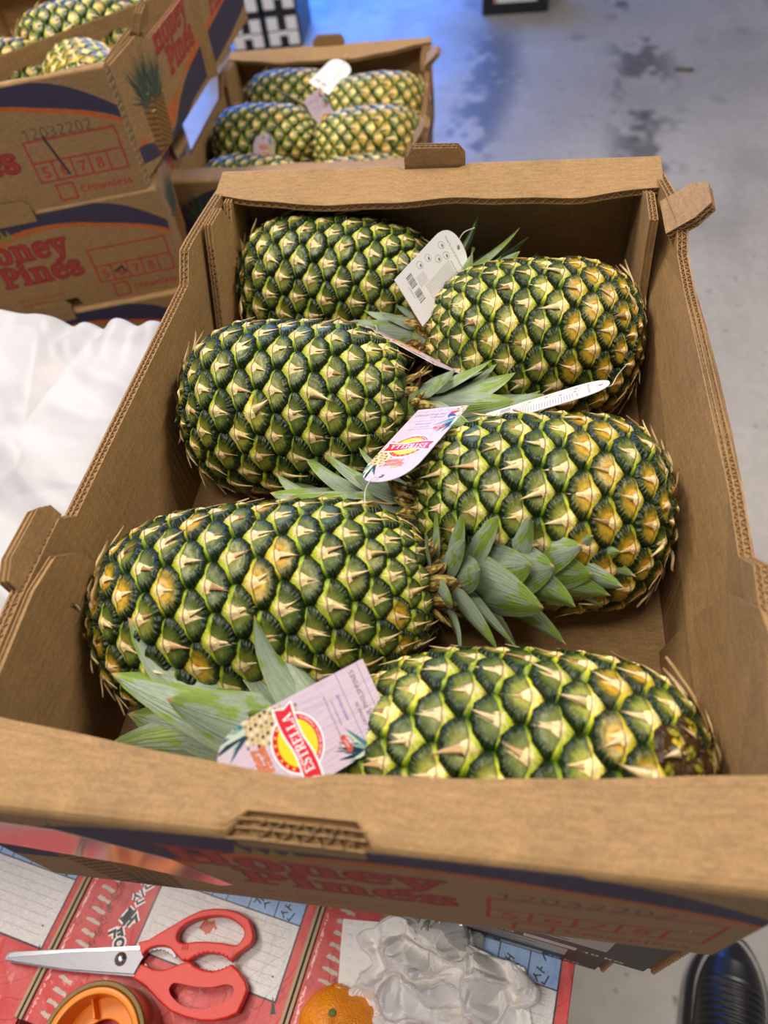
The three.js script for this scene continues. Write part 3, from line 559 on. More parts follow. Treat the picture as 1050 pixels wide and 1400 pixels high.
// ------------------------------------------------------------------ the near carton and the other fruit cartons
const HZ = 0.279;
const interp = (P) => (x) => { for (let i = 0; i + 1 < P.length; i++) if (x <= P[i + 1][0]) return mix(P[i][1], P[i + 1][1], clamp((x - P[i][0]) / (P[i + 1][0] - P[i][0]))); return P[P.length - 1][1]; };
const L0 = 0.558, H0 = 0.148;
makeCarton({
  label: 'open corrugated carton in the foreground holding six large pineapples', pos: [0, 0.884, -HZ], front: M.frontPlain, sideDouble: true, bulgeL: 0.002, bulgeR: 0.016,
  frontDepth: interp([[-0.19, 0.047], [-0.163, 0.042], [-0.085, 0.034], [-0.012, 0.027], [0.0, 0.03], [0.06, 0.034], [0.11, 0.039], [0.19, 0.048]]),
  backDepth: interp([[-0.19, 0.036], [-0.16, 0.043], [-0.114, 0.051], [-0.03, 0.052], [0.03, 0.049], [0.128, 0.051], [0.185, 0.043], [0.19, 0.043]]),
  frontTab: [-0.036, 0.022], backTab: [-0.024, 0.03],
  sidePts: [[0.002, 0.007], [L0 - 0.002, 0.007], [L0 - 0.002, 0.14], [L0 - 0.105, 0.147], [L0 - 0.16, 0.147], [L0 - 0.172, 0.134], [0.19, 0.132], [0.15, 0.132], [0.13, 0.15], [0.115, 0.15], [0.08, 0.148], [0.002, 0.142]],
  sidePtsR: [[0.002, 0.007], [L0 - 0.002, 0.007], [L0 - 0.002, 0.14], [L0 - 0.1, 0.15], [L0 - 0.15, 0.148], [L0 - 0.165, 0.133], [0.16, 0.131], [0.125, 0.136], [0.105, 0.15], [0.06, 0.148], [0.002, 0.14]],
  flaps: [
    { x: -0.19 + 0.0095, lean: 0.001, pts: [[0.008, 0.008], [0.16, 0.03], [0.105, 0.138], [0.098, 0.152], [0.068, 0.15], [0.056, 0.128], [0.046, 0.142], [0.008, 0.141]], double: true },
    { x: 0.19 - 0.0165, lean: 0.0, pts: [[0.008, 0.008], [0.13, 0.02], [0.1, 0.12], [0.095, 0.146], [0.06, 0.148], [0.045, 0.141], [0.008, 0.141]], double: true },
    { x: -0.19 + 0.0095, lean: 0.0, pts: [[L0 - 0.008, 0.008], [L0 - 0.008, 0.14], [L0 - 0.11, 0.149], [L0 - 0.135, 0.145], [L0 - 0.15, 0.128], [L0 - 0.162, 0.09], [L0 - 0.168, 0.03], [L0 - 0.166, 0.008]], t: 0.004, flute: 'none' },
    { x: 0.19 - 0.0125, lean: 0.014, pts: [[L0 - 0.008, 0.008], [L0 - 0.008, 0.146], [L0 - 0.05, 0.156], [L0 - 0.095, 0.158], [L0 - 0.122, 0.152], [L0 - 0.144, 0.128], [L0 - 0.158, 0.09], [L0 - 0.168, 0.04], [L0 - 0.172, 0.008]], t: 0.004, flute: 'none' },
  ],
  extra: (c, add) => {
    // tabs bent outward on the raised corners
    const tab = (x, z, w, out, rot, up) => {
      const b = board([[-w / 2, 0], [w / 2, 0], [w / 2 * 0.95, out * 0.7], [w / 2 * 0.5, out], [-w / 2 * 0.7, out * 0.97], [-w / 2, out * 0.6]], 0.008, { double: true, flute: 'x' });
      add('stacking_tab', b, M.kraft, new THREE.Matrix4().makeRotationFromEuler(new THREE.Euler(up, rot, 0, 'YXZ')).setPosition(V(x, H0 - 0.004, z)));
    };
    tab(0.184, -HZ + 0.088, 0.045, 0.036, Math.PI / 2, 0.95);
    tab(-0.186, HZ - 0.138, 0.055, 0.016, -Math.PI / 2, 0.3);
    // strip of clear tape on the end face
    const tp = new THREE.Shape([[-0.189, 0.128], [-0.189, 0.078], [-0.12, 0.06], [-0.075, 0.03], [-0.066, 0.036], [-0.085, 0.085], [-0.13, 0.122]].map(([x, y]) => new THREE.Vector2(x, y)));
    add('clear_tape', new THREE.ExtrudeGeometry(tp, { depth: 0.0003, bevelEnabled: false }), new THREE.MeshPhysicalMaterial({ color: 0xf3dcd8, roughness: 0.12, transmission: 0.45, thickness: 0, clearcoat: 1, clearcoatRoughness: 0.08 }), new THREE.Matrix4().setPosition(V(0, 0, HZ + 0.0008)), 'shiny clear tape stuck on the end face');
  },
});

// stack at the left: three printed cartons and plain ones below them
const stackFlaps = (L) => [
  { x: 0.19 - 0.0135, pts: [[L - 0.008, 0.008], [L - 0.008, 0.141], [L - 0.12, 0.145], [L - 0.15, 0.11], [L - 0.16, 0.008]] },
  { x: -0.19 + 0.007, pts: [[L - 0.008, 0.008], [L - 0.008, 0.141], [L - 0.12, 0.145], [L - 0.15, 0.11], [L - 0.16, 0.008]] },
];
const LS = [-0.591, -1.018];
makeCarton({
  label: 'topmost open pineapple carton of the stack at the left, number stamp on its end', pos: [LS[0], 0.888, LS[1]], skew: 0.33, slot: true,
  frontDepth: () => 0.012, backDepth: () => 0.05, flaps: stackFlaps(0.558), backTab: [-0.03, 0.03],
  extra: (c, add) => {
    const b = board([[-0.2, 0.01], [0.17, 0.01], [0.17, 0.132], [-0.2, 0.125]], 0.0065);
    add('divider', b, M.kraftWall, new THREE.Matrix4().makeRotationY(0.60).setPosition(V(0.06, 0, 0.06)), 'tall brown card divider');
    const e = board([[-0.02, 0], [0.02, 0], [0.016, 0.02], [0.0, 0.027], [-0.014, 0.02]], 0.008, { double: true });
    add('stacking_tab', e, M.kraft, new THREE.Matrix4().makeRotationFromEuler(new THREE.Euler(0.4, Math.PI / 2, 0, 'YXZ')).setPosition(V(0.185, 0.143, 0.15)));
  },
});
makeCarton({ label: 'second pineapple carton from the top of the left stack, logo in full view', pos: [-0.659, 0.74, -1.007], turn: 0.32, front: M.frontTicked, frontDepth: () => 0.05, frontTab: [-0.03, 0.03], tabHeight: 0.016, slot: true });
makeCarton({ label: 'third pineapple carton of the left stack, mostly hidden behind the white bag', pos: [-0.662, 0.592, -0.998], turn: 0.3, front: M.frontTicked, frontDepth: () => 0.05, frontTab: [-0.03, 0.03], tabHeight: 0.016 });
// carton behind the near one
const BBZ = -1.185;
const backCarton = makeCarton({
  label: 'open pineapple carton standing behind the near carton, farther and lower', pos: [-0.27, 0.675, BBZ], L: 0.48, turn: 0.03, bulgeR: 0.002,
  frontDepth: () => 0.045, backDepth: interp([[-0.19, 0.03], [-0.1, 0.05], [0.05, 0.055], [0.19, 0.02]]), backTab: [-0.03, 0.03], slot: true,
  sidePts: [[0.002, 0.007], [0.4665, 0.007], [0.4665, 0.14], [0.4, 0.142], [0.36, 0.12], [0.13, 0.118], [0.1, 0.146], [0.002, 0.142]],
  flaps: [
    { x: -0.183, pts: [[0.008, 0.008], [0.13, 0.01], [0.11, 0.13], [0.08, 0.146], [0.008, 0.141]], double: true }, { x: 0.176, pts: [[0.008, 0.008], [0.11, 0.01], [0.1, 0.13], [0.07, 0.146], [0.008, 0.141]] },
    { x: -0.183, pts: [[0.472, 0.008], [0.472, 0.141], [0.4, 0.145], [0.36, 0.13], [0.34, 0.008]] }, { x: 0.176, pts: [[0.472, 0.008], [0.472, 0.141], [0.4, 0.145], [0.36, 0.13], [0.34, 0.008]] },
  ],
  extra: (c, add) => {
    const tab = (x, z, w, out, rot, up) => add('stacking_tab', board([[-w / 2, 0], [w / 2, 0], [w / 2 * 0.9, out * 0.8], [w * 0.2, out], [-w * 0.35, out], [-w / 2, out * 0.6]], 0.008, { double: true, flute: 'x' }), M.kraft, new THREE.Matrix4().makeRotationFromEuler(new THREE.Euler(up, rot, 0, 'YXZ')).setPosition(V(x, 0.143, z)));
    tab(0.184, -0.15, 0.05, 0.03, Math.PI / 2, 0.9); tab(0.184, 0.14, 0.055, 0.036, Math.PI / 2, 0.6); tab(-0.186, 0.13, 0.06, 0.03, -Math.PI / 2, 0.3);
  },
});
// plain closed cartons that carry the rest
function plainCarton(label, size, pos, turn, group, mat = M.kraft) {
  const [w, h, l] = size, t = thing('closed_carton', label, 'carton', pos, turn, group);
  part(t, 'carton_body', new RoundedBoxGeometry(w, h - 0.003, l, 2, 0.003).translate(0, h / 2 - 0.003, 0), mat);
  for (const s of [-1, 1]) part(t, 'top_flap', new RoundedBoxGeometry(w, 0.004, l / 2 - 0.001, 1, 0.0015).translate(0, h - 0.002, s * l / 4), mat);
  return t;
}
{
  const g = 'plain brown cartons at the foot of the stacks', lab = 'plain brown carton low in a stack below the printed cartons';
  const c = plainCarton(lab, [0.37, 0.148, 0.5], [-0.66, 0, -1.0], 0.3, g);
  const put = (x, y, z, r) => { const d = c.clone(); d.name = numbered('closed_carton'); d.position.set(x, y, z); d.rotation.y = r; scene.add(d); };
  for (let k = 1; k < 4; k++) put(-0.66, 0.148 * k, -1.0, 0.3 + 0.01 * k);
  for (let k = 0; k < 4; k++) put(-0.27, 0.083 + 0.148 * k, BBZ, 0.03);
  const c2 = plainCarton('plain brown carton in the stack under the white bag', [0.4, 0.148, 0.36], [-0.43, 0, -0.475], 0, 'plain cartons under the white bag');
  for (let k = 1; k < 5; k++) { const d = c2.clone(); d.name = numbered('closed_carton'); d.position.y = 0.148 * k; scene.add(d); }
  plainCarton('brown carton under the near end of the white bag', [0.38, 0.176, 0.165], [-0.41, 0.564, -0.195], -0.03);
  const p = thing('pallet', 'low wooden pallet under the carton behind the near one', 'pallet', [-0.27, 0, BBZ]);
  const wood = new THREE.MeshStandardMaterial({ color: 0x9a7b52, roughness: 0.85 });
  for (let k = 0; k < 5; k++) part(p, 'slat', new RoundedBoxGeometry(0.37, 0.018, 0.085, 1, 0.002).translate(0, 0.073, -0.24 + k * 0.12), wood);
  for (const x of [-0.15, 0, 0.15]) part(p, 'runner', new RoundedBoxGeometry(0.06, 0.064, 0.56, 1, 0.002).translate(x, 0.032, 0), wood);
}

// pineapples in the far cartons: two kinds, copied
{
  const mk = (pick, sd) => { const r = new THREE.Group(); makePineapple({ root: r, len: 0.192, R: 0.06, a0: 0.0245, N: 13, low: true, seed: sd, pick, }); return r; };
  const protos = [mk((x, th, r) => (r < 0.25 ? 'ripe' : r < 0.5 ? 'pale' : 'green'), 41), mk((x, th, r) => (x < 0.3 && r < 0.6 ? 'ripe' : r < 0.75 ? 'pale' : 'green'), 42)];
  const put = (k, label, x, y, z, turn, roll, group) => {
    const o = protos[k].clone(); o.name = numbered('pineapple'); o.position.set(x, y, z); o.rotation.set(0, turn, 0); o.userData = { label, category: 'pineapple', group }; scene.add(o);
  };
  const by = 0.682, gB = 'pineapples in the carton behind', gL = 'pineapples in the top carton of the left stack';
  put(0, 'dark green pineapple at back left of the farther carton, beneath the white tag', -0.335, by + 0.012, -1.325, 0.1, 0, gB);
  put(1, 'orange yellow pineapple at back right of the farther carton', -0.175, by + 0.012, -1.29, Math.PI - 0.05, 0, gB);
  put(0, 'dark pineapple at middle left of the farther carton, beside the clear tag', -0.35, by + 0.02, -1.17, 0.05, 0, gB);
  put(1, 'yellow green pineapple at middle right of the farther carton', -0.172, by + 0.016, -1.15, Math.PI, 0, gB);
  put(0, 'pineapple at front left of the farther carton, half hidden by the near carton', -0.345, by, -1.035, 0.0, 0, gB);
  put(1, 'pineapple at front right of the farther carton, half hidden by the near carton', -0.165, by, -1.02, Math.PI, 0, gB);
  const ly = 0.895;
  put(1, 'yellow pineapple at the front right corner of the topmost left carton', -0.49, ly, -0.915, 2.2, 0, gL);
  put(0, 'green pineapple behind the card divider in the topmost left carton', -0.545, ly + 0.012, -1.045, 0.45, 0, gL);
  put(0, 'pineapple at far right behind the divider in the topmost left carton', -0.5, ly + 0.01, -1.165, 0.15, 0, gL);
  put(0, 'pineapple at the left picture edge, low behind the divider of the topmost left carton', -0.64, ly, -0.945, 0.35, 0, gL);
}

// ------------------------------------------------------------------ swing tags
const TW = 0.043, TH = 0.088;
const tagShape = () => { const s = new THREE.Shape(), a = TW / 2, b = TH / 2; s.moveTo(-a, -b); s.lineTo(a, -b); s.lineTo(a, b * 0.45); s.bezierCurveTo(a, b * 0.85, a * 0.55, b, 0, b); s.bezierCurveTo(-a * 0.55, b, -a, b * 0.85, -a, b * 0.45); s.closePath(); const h = new THREE.Path(); h.absarc(0, b * 0.86, 0.002, 0, Math.PI * 2, true); s.holes.push(h); return s; };
function tagFront(g, w, h) {
  g.scale(w / 430, h / 880); g.fillStyle = '#d8c6d6'; g.fillRect(0, 0, 430, 880);
  srand(99);
  for (let k = 0; k < 260; k++) { g.strokeStyle = ['rgba(150,125,150,0.35)', 'rgba(240,228,240,0.5)', 'rgba(120,95,125,0.25)'][k % 3]; g.lineWidth = rr(0.8, 2.4); const x = rr(0, 430), y = rr(0, 880); g.beginPath(); g.moveTo(x, y); g.lineTo(x + rr(-3, 3), y + rr(40, 220)); g.stroke(); }
  for (const x of [108, 216, 322]) { g.strokeStyle = 'rgba(110,85,115,0.55)'; g.lineWidth = 1.6; g.beginPath(); g.moveTo(x, 0); g.lineTo(x + 2, 880); g.stroke(); }
  const fruit = (x, y, rot) => {                                       // a fruit with a blue green crown seen from the side
    g.save(); g.translate(x, y); g.rotate(rot); g.scale(1.3, 1.3); g.fillStyle = '#d9c79a'; g.beginPath(); g.ellipse(0, 150, 66, 120, 0, 0, 7); g.fill();
    for (let i = -3; i <= 3; i++) for (let j = 0; j < 11; j++) { g.fillStyle = ['#efe2bd', '#8d7a4b', '#c9ae72', '#3c3a2c'][(i * 3 + j * 5 + 30) % 4]; g.beginPath(); g.ellipse(i * 19 + (j % 2) * 9, 50 + j * 20, 7, 6, 0.4, 0, 7); g.fill(); }
    for (let k = 0; k < 30; k++) { const a = -Math.PI / 2 + rr(-1.05, 1.05), l = rr(50, 150), q = rr(-14, 14); g.fillStyle = ['#1d3f52', '#2f6074', '#86a99f', '#16303f', '#4b7d86', '#c7d6c0'][k % 6]; g.beginPath(); g.moveTo(q - 13, 48); g.quadraticCurveTo(q + Math.cos(a) * l * 0.5 - 10, 40 + Math.sin(a) * l * 0.5, q + Math.cos(a) * l, 40 + Math.sin(a) * l); g.quadraticCurveTo(q + Math.cos(a) * l * 0.5 + 10, 46 + Math.sin(a) * l * 0.5, q + 13, 48); g.fill(); }
    g.restore();
  };
  fruit(392, 130, 0.25); fruit(24, 660, 0.2);
  // brand emblem: yellow disc in a red ring with a slanting banner
  const cx = 215, cy = 400;
  g.fillStyle = '#fff'; g.beginPath(); g.ellipse(cx, cy, 150, 132, 0, 0, 7); g.fill();
  g.fillStyle = '#d8202f'; g.beginPath(); g.ellipse(cx, cy, 141, 123, 0, 0, 7); g.fill();
  g.fillStyle = '#f7e02c'; g.beginPath(); g.ellipse(cx, cy, 116, 98, 0, 0, 7); g.fill();
  g.fillStyle = '#fbe94a'; for (let k = 0; k < 7; k++) { const a = -Math.PI / 2 + (k - 3) * 0.3, x = cx + Math.cos(a) * 128, y = cy + Math.sin(a) * 110; g.beginPath(); for (let q = 0; q < 10; q++) { const r = q % 2 ? 4 : 9.5, b = a + q * Math.PI / 5; g.lineTo(x + Math.cos(b) * r, y + Math.sin(b) * r); } g.fill(); }
  g.save(); g.translate(cx, cy); g.rotate(-0.0);
  const ban = (e, c) => { g.fillStyle = c; g.beginPath(); g.moveTo(-190 - e, -44 - e); g.quadraticCurveTo(-60, -22 - e, 0, -36 - e); g.quadraticCurveTo(90, -58 - e, 190 + e, -44 - e); g.lineTo(172 + e, 0); g.lineTo(190 + e, 44 + e); g.quadraticCurveTo(60, 24 + e, 0, 36 + e); g.quadraticCurveTo(-90, 58 + e, -190 - e, 44 + e); g.lineTo(-172 - e, 0); g.fill(); };
  ban(10, '#fff'); ban(0, '#e2283c');
  g.fillStyle = '#fff'; g.font = 'bold 70px serif'; g.textAlign = 'center'; g.textBaseline = 'middle'; g.fillText('ESTRELLA', 0, 2, 300); g.restore();
  g.fillStyle = '#fff'; g.font = 'bold 15px sans-serif'; g.textAlign = 'center'; 
  const arc = 'Premium Quality Pineapples'; for (let k = 0; k < arc.length; k++) { const a = Math.PI / 2 + 0.98 - k * 0.079; g.save(); g.translate(cx + Math.cos(a) * 128, cy + Math.sin(a) * 110); g.rotate(a - Math.PI / 2); g.fillText(arc[k], 0, 5); g.restore(); }
  // small two-line logo
  g.lineJoin = 'round'; g.font = 'bold 50px serif'; g.textBaseline = 'alphabetic'; for (const [t, x, y] of [['Honey', 205, 205], ['Pines', 218, 246]]) { g.strokeStyle = '#b93a26'; g.lineWidth = 5; g.strokeText(t, x, y); g.fillStyle = '#e8913a'; g.fillText(t, x, y); }
  g.fillStyle = '#a9bf4a'; g.beginPath(); g.moveTo(150, 165); for (let k = 0; k < 7; k++) g.lineTo(150 + k * 9, k % 2 ? 140 : 160); g.lineTo(206, 165); g.fill();
  // small print
  g.fillStyle = '#3d3550'; g.font = '15px sans-serif'; g.fillText('Produced to quality fruit ingenuity', 240, 612); g.fillText('www.legendsy.com', 252, 640);
  g.fillStyle = '#3b3fa5'; g.font = 'bold 19px sans-serif'; g.fillText('SERVE CHILLED', 262, 682);
  g.strokeStyle = '#333'; g.lineWidth = 2; g.beginPath(); g.moveTo(40, 712); g.lineTo(430, 712); g.moveTo(40, 838); g.lineTo(430, 838); g.stroke();
  g.fillStyle = '#222'; g.font = '25px sans-serif'; g.fillText('GROWN IN', 190, 762); g.font = '36px sans-serif'; g.fillText('THE PHILIPPINES', 268, 806, 290);
  // flag
  g.fillStyle = '#1f3f9f'; g.fillRect(20, 748, 84, 34); g.fillStyle = '#c8202f'; g.fillRect(20, 782, 84, 34); g.fillStyle = '#fff'; g.beginPath(); g.moveTo(20, 748); g.lineTo(66, 782); g.lineTo(20, 816); g.fill(); g.fillStyle = '#f2c42f'; g.beginPath(); g.arc(35, 782, 6, 0, 7); g.fill();
  g.strokeStyle = '#c2856a'; g.lineWidth = 5; g.beginPath(); g.arc(96, 620, 34, 0, 7); g.stroke(); g.save(); g.translate(96, 620); g.rotate(-0.15); g.fillStyle = '#d2543f'; g.fillRect(-46, -13, 92, 26); g.fillStyle = '#f3d9c9'; g.font = 'bold 15px sans-serif'; g.fillText('FRESH', 0, 6); g.restore();
}
function tagBack(g, w, h) {
  g.scale(w / 430, h / 880); g.fillStyle = '#e9e8e6'; g.fillRect(0, 0, 430, 880); g.fillStyle = '#444'; g.textAlign = 'center';
  g.font = '30px sans-serif'; g.fillText('How to slice pineapple', 215, 150, 330);
  g.strokeStyle = '#8d8d8d'; g.lineWidth = 4;
  for (const [x, y] of [[90, 230], [150, 340], [80, 440], [70, 560], [180, 240]]) { g.beginPath(); g.ellipse(x, y, 28, 38, 0.5, 0, 7); g.stroke(); g.fillStyle = '#777'; g.beginPath(); g.ellipse(x + 8, y - 6, 14, 12, 0.3, 0, 7); g.fill(); }
  g.fillStyle = '#666'; g.font = 'bold 16px sans-serif'; g.fillText('NUTRITION FACTS', 310, 230); g.fillStyle = '#a4a4a4'; for (let k = 0; k < 20; k++) g.fillRect(220, 250 + k * 19, 140 + (k * 37) % 50, 6);
  for (let k = 0; k < 9; k++) g.fillRect(120, 560 + k * 13, 90, 4);
  g.fillStyle = '#1c1c1c'; let x = 60; srand(4); while (x < 290) { const bw = Math.floor(rr(2, 8)); if (Math.abs(x - 175) > 12) g.fillRect(x, 690, bw, 78); x += bw + rr(3, 8); }
  g.fillStyle = '#777'; g.font = '18px sans-serif'; g.fillText('4 800000 000', 175, 795);
}
{
  const fm = new THREE.MeshPhysicalMaterial({ map: canvasTex(645, 1320, tagFront), roughness: 0.4, clearcoat: 0.3, clearcoatRoughness: 0.3 });
  const bm = new THREE.MeshStandardMaterial({ map: canvasTex(430, 880, tagBack), roughness: 0.5 }), em = new THREE.MeshStandardMaterial({ color: 0xe8e4e4, roughness: 0.6 });
  const thread = new THREE.MeshStandardMaterial({ color: 0xd8d8d0, roughness: 0.5 });
  const face = (back) => { const g = new THREE.ShapeGeometry(tagShape(), 10); const u = g.attributes.uv, p = g.attributes.position; for (let i = 0; i < u.count; i++) u.setXY(i, back ? 0.5 - p.getX(i) / TW : p.getX(i) / TW + 0.5, p.getY(i) / TH + 0.5); const q = g; q.translate(0, 0, back ? -0.00022 : 0.00022); if (back) flipWinding(q); return q; };
  const card = new THREE.ExtrudeGeometry(tagShape(), { depth: 0.0004, bevelEnabled: false, curveSegments: 10 }); card.translate(0, 0, -0.0002);
  const bend = (g, k) => { const p = g.attributes.position; for (let i = 0; i < p.count; i++) p.setZ(i, p.getZ(i) + k * p.getY(i) * p.getY(i)); g.computeVertexNormals(); return g; };
  const tag = (label, pos, X, Y, group) => {
    const t = thing('swing_tag', label, 'tag', pos, 0, group);
    const x = V(...X).normalize(), y = V(...Y).addScaledVector(x, -V(...Y).dot(x)).normalize();
    t.quaternion.setFromRotationMatrix(new THREE.Matrix4().makeBasis(x, y, V().crossVectors(x, y)));
    part(t, 'card', card, em); part(t, 'printed_front', face(false), fm); part(t, 'printed_back', face(true), bm);
    const c = new THREE.CatmullRomCurve3([V(0, TH * 0.43, 0.0005), V(0.002, TH * 0.5, 0.003), V(0.006, TH * 0.57, -0.002), V(0.004, TH * 0.66, -0.008)]);
    part(t, 'string', new THREE.TubeGeometry(c, 14, 0.00035, 5), thread);
    return t;
  };
  const G = 'swing tags on the pineapples';
  tag('pink printed tag lying lowest, against the near carton front edge, flag at its end', [-0.0195, 1.006, -0.0525], [-0.457, 0.547, -0.701], [-0.733, 0.215, 0.646], G);
  tag('pink printed tag at the middle of the near carton, rounded end towards the viewer', [0.0111, 0.9985, -0.2572], [-0.854, -0.424, -0.301], [-0.394, 0.15, 0.907], G);
  tag('white tag showing its bar code side at the back of the near carton', [0.0118, 0.9997, -0.4438], [-0.474, 0.855, -0.211], [0.414, 0.005, -0.91], G);
  tag('pink tag seen nearly edge on below the white bar code tag', [-0.0045, 0.9745, -0.3802], [0.464, -0.707, -0.533], [-0.781, -0.043, -0.623], G);
  tag('grey tag back seen nearly edge on, leaning above the middle right pineapple', [0.098, 0.9895, -0.307], [0.05, -0.53, -0.85], [0.88, 0.14, -0.34], G);
  tag('white tag standing at the back of the farther carton', [-0.255, 0.812, -1.315], [-0.75, 0.35, -0.3], [0.45, 0.1, -0.9], G);
  tag('thin pale tag seen edge on between the pineapples of the farther carton', [-0.3, 0.802, -1.235], [0.1, -0.62, -0.75], [0.7, -0.1, 0.5], G);
  tag('small pink tag standing between the middle pineapples of the farther carton', [-0.25, 0.788, -1.2], [-0.6, -0.2, 0.9], [0.15, -0.85, 0.3], G);
  tag('rounded pale pink tag end at front left of the farther carton', [-0.335, 0.775, -1.085], [0.9, 0.2, 0.2], [0.1, 0.75, -0.6], G);
}

// ------------------------------------------------------------------ red cartons under the viewer's hands
// strokes of the few Korean syllables, each in a unit square (x right, y down)
const HAN = {
  g: [[0, 0, 1, 0, 0.75, 1]], n: [[0, 0, 0, 0.9, 1, 0.9]], s: [[0.5, 0, 0.35, 0.5, 0, 1], [0.45, 0.35, 1, 1]], b: [[0, 0, 0, 1, 1, 1, 1, 0], [0, 0.5, 1, 0.5]], j: [[0, 0, 1, 0], [0.55, 0, 0.4, 0.5, 0, 1], [0.45, 0.4, 1, 1]],
  h: [[0.4, -0.15, 0.6, -0.15], [0, 0.1, 1, 0.1], [0.5, 0.35, 0.9, 0.65, 0.5, 1, 0.1, 0.65, 0.5, 0.35]], t: [[1, 0, 0, 0, 0, 1, 1, 1], [0, 0.5, 0.9, 0.5]], o: 'o', d: [[1, 0, 0, 0, 0, 1, 1, 1]], r: [[0, 0, 1, 0, 1, 0.5, 0, 0.5, 0, 1, 1, 1]],
  c: [[0.35, -0.15, 0.65, -0.15], [0, 0.1, 1, 0.1], [0.55, 0.1, 0.4, 0.5, 0, 1], [0.45, 0.45, 1, 1]],
};
const SYL = {   // [jamo or polyline, x, y, w, h] in a unit box
  gyeong: [['g', 0.02, 0.02, 0.4, 0.4], [[[0, 0, 0, 1]], 0.78, 0, 0.01, 0.5], [[[0, 0, 1, 0], [0, 1, 1, 1]], 0.5, 0.12, 0.28, 0.2], ['o', 0.3, 0.56, 0.48, 0.42]],
  buk: [['b', 0.18, 0, 0.64, 0.3], [[[0, 0, 1, 0]], 0, 0.46, 1, 0.01], [[[0, 0, 0, 1]], 0.5, 0.46, 0.01, 0.16], ['g', 0.14, 0.68, 0.66, 0.32]],
  sin: [['s', 0, 0.02, 0.5, 0.5], [[[0, 0, 0, 1]], 0.8, 0, 0.01, 0.62], ['n', 0.18, 0.7, 0.66, 0.28]],
  seon: [['s', 0, 0.02, 0.5, 0.5], [[[0, 0, 0, 1]], 0.82, 0, 0.01, 0.62], [[[0, 0, 1, 0]], 0.56, 0.3, 0.26, 0.01], ['n', 0.18, 0.7, 0.66, 0.28]],
  san: [['s', 0, 0.02, 0.5, 0.5], [[[0, 0, 0, 1]], 0.72, 0, 0.01, 0.64], [[[0, 0, 1, 0]], 0.72, 0.3, 0.26, 0.01], ['n', 0.14, 0.72, 0.62, 0.26]],
  ji: [['j', 0, 0.08, 0.58, 0.78], [[[0, 0, 0, 1]], 0.86, 0, 0.01, 1]],
  gaet: [['g', 0, 0.02, 0.36, 0.48], [[[0, 0, 0, 1]], 0.55, 0, 0.01, 0.58], [[[0, 0, 1, 0]], 0.55, 0.28, 0.24, 0.01], [[[0, 0, 0, 1]], 0.82, 0, 0.01, 0.6], ['s', 0.22, 0.66, 0.56, 0.34]],
  su: [['s', 0.14, 0, 0.72, 0.46], [[[0, 0, 1, 0]], 0, 0.62, 1, 0.01], [[[0, 0, 0, 1]], 0.5, 0.62, 0.01, 0.38]],
  teuk: [['t', 0.16, 0, 0.68, 0.4], [[[0, 0, 1, 0]], 0, 0.54, 1, 0.01], ['g', 0.16, 0.68, 0.64, 0.32]],
  jeon: [['j', 0, 0.02, 0.5, 0.5], [[[0, 0, 0, 1]], 0.82, 0, 0.01, 0.62], [[[0, 0, 1, 0]], 0.56, 0.3, 0.26, 0.01], ['n', 0.18, 0.7, 0.66, 0.28]],
  se: [['s', 0, 0.05, 0.45, 0.85], [[[0, 0, 0, 1]], 0.64, 0, 0.01, 1], [[[0, 0, 1, 0]], 0.44, 0.42, 0.2, 0.01], [[[0, 0, 0, 1]], 0.9, 0, 0.01, 1]],
  jin: [['j', 0, 0.02, 0.56, 0.52], [[[0, 0, 0, 1]], 0.84, 0, 0.01, 0.62], ['n', 0.18, 0.7, 0.66, 0.28]],
  hong: [['h', 0.2, 0.08, 0.6, 0.34], [[[0, 0, 1, 0], [0.5, -9, 0.5, 0]], 0.0, 0.56, 1, 0.012], ['o', 0.3, 0.64, 0.42, 0.34]],
  deu: [['d', 0.18, 0.1, 0.64, 0.42], [[[0, 0, 1, 0]], 0, 0.8, 1, 0.01]],
};
function hangul(g, name, x, y, s, lw) {
  g.lineWidth = lw; g.lineCap = 'butt'; g.lineJoin = 'miter';
  for (const [j, ox, oy, w, h] of SYL[name]) {
    const L = typeof j === 'string' ? HAN[j] : j;
    if (L === 'o') { g.beginPath(); g.ellipse(x + (ox + w / 2) * s, y + (oy + h / 2) * s, w / 2 * s, h / 2 * s, 0, 0, 7); g.stroke(); continue; }
    for (const l of L) { g.beginPath(); for (let k = 0; k < l.length; k += 2) g.lineTo(x + (ox + l[k] * w) * s, y + (oy + l[k + 1] * h) * s); g.stroke(); }
  }
}
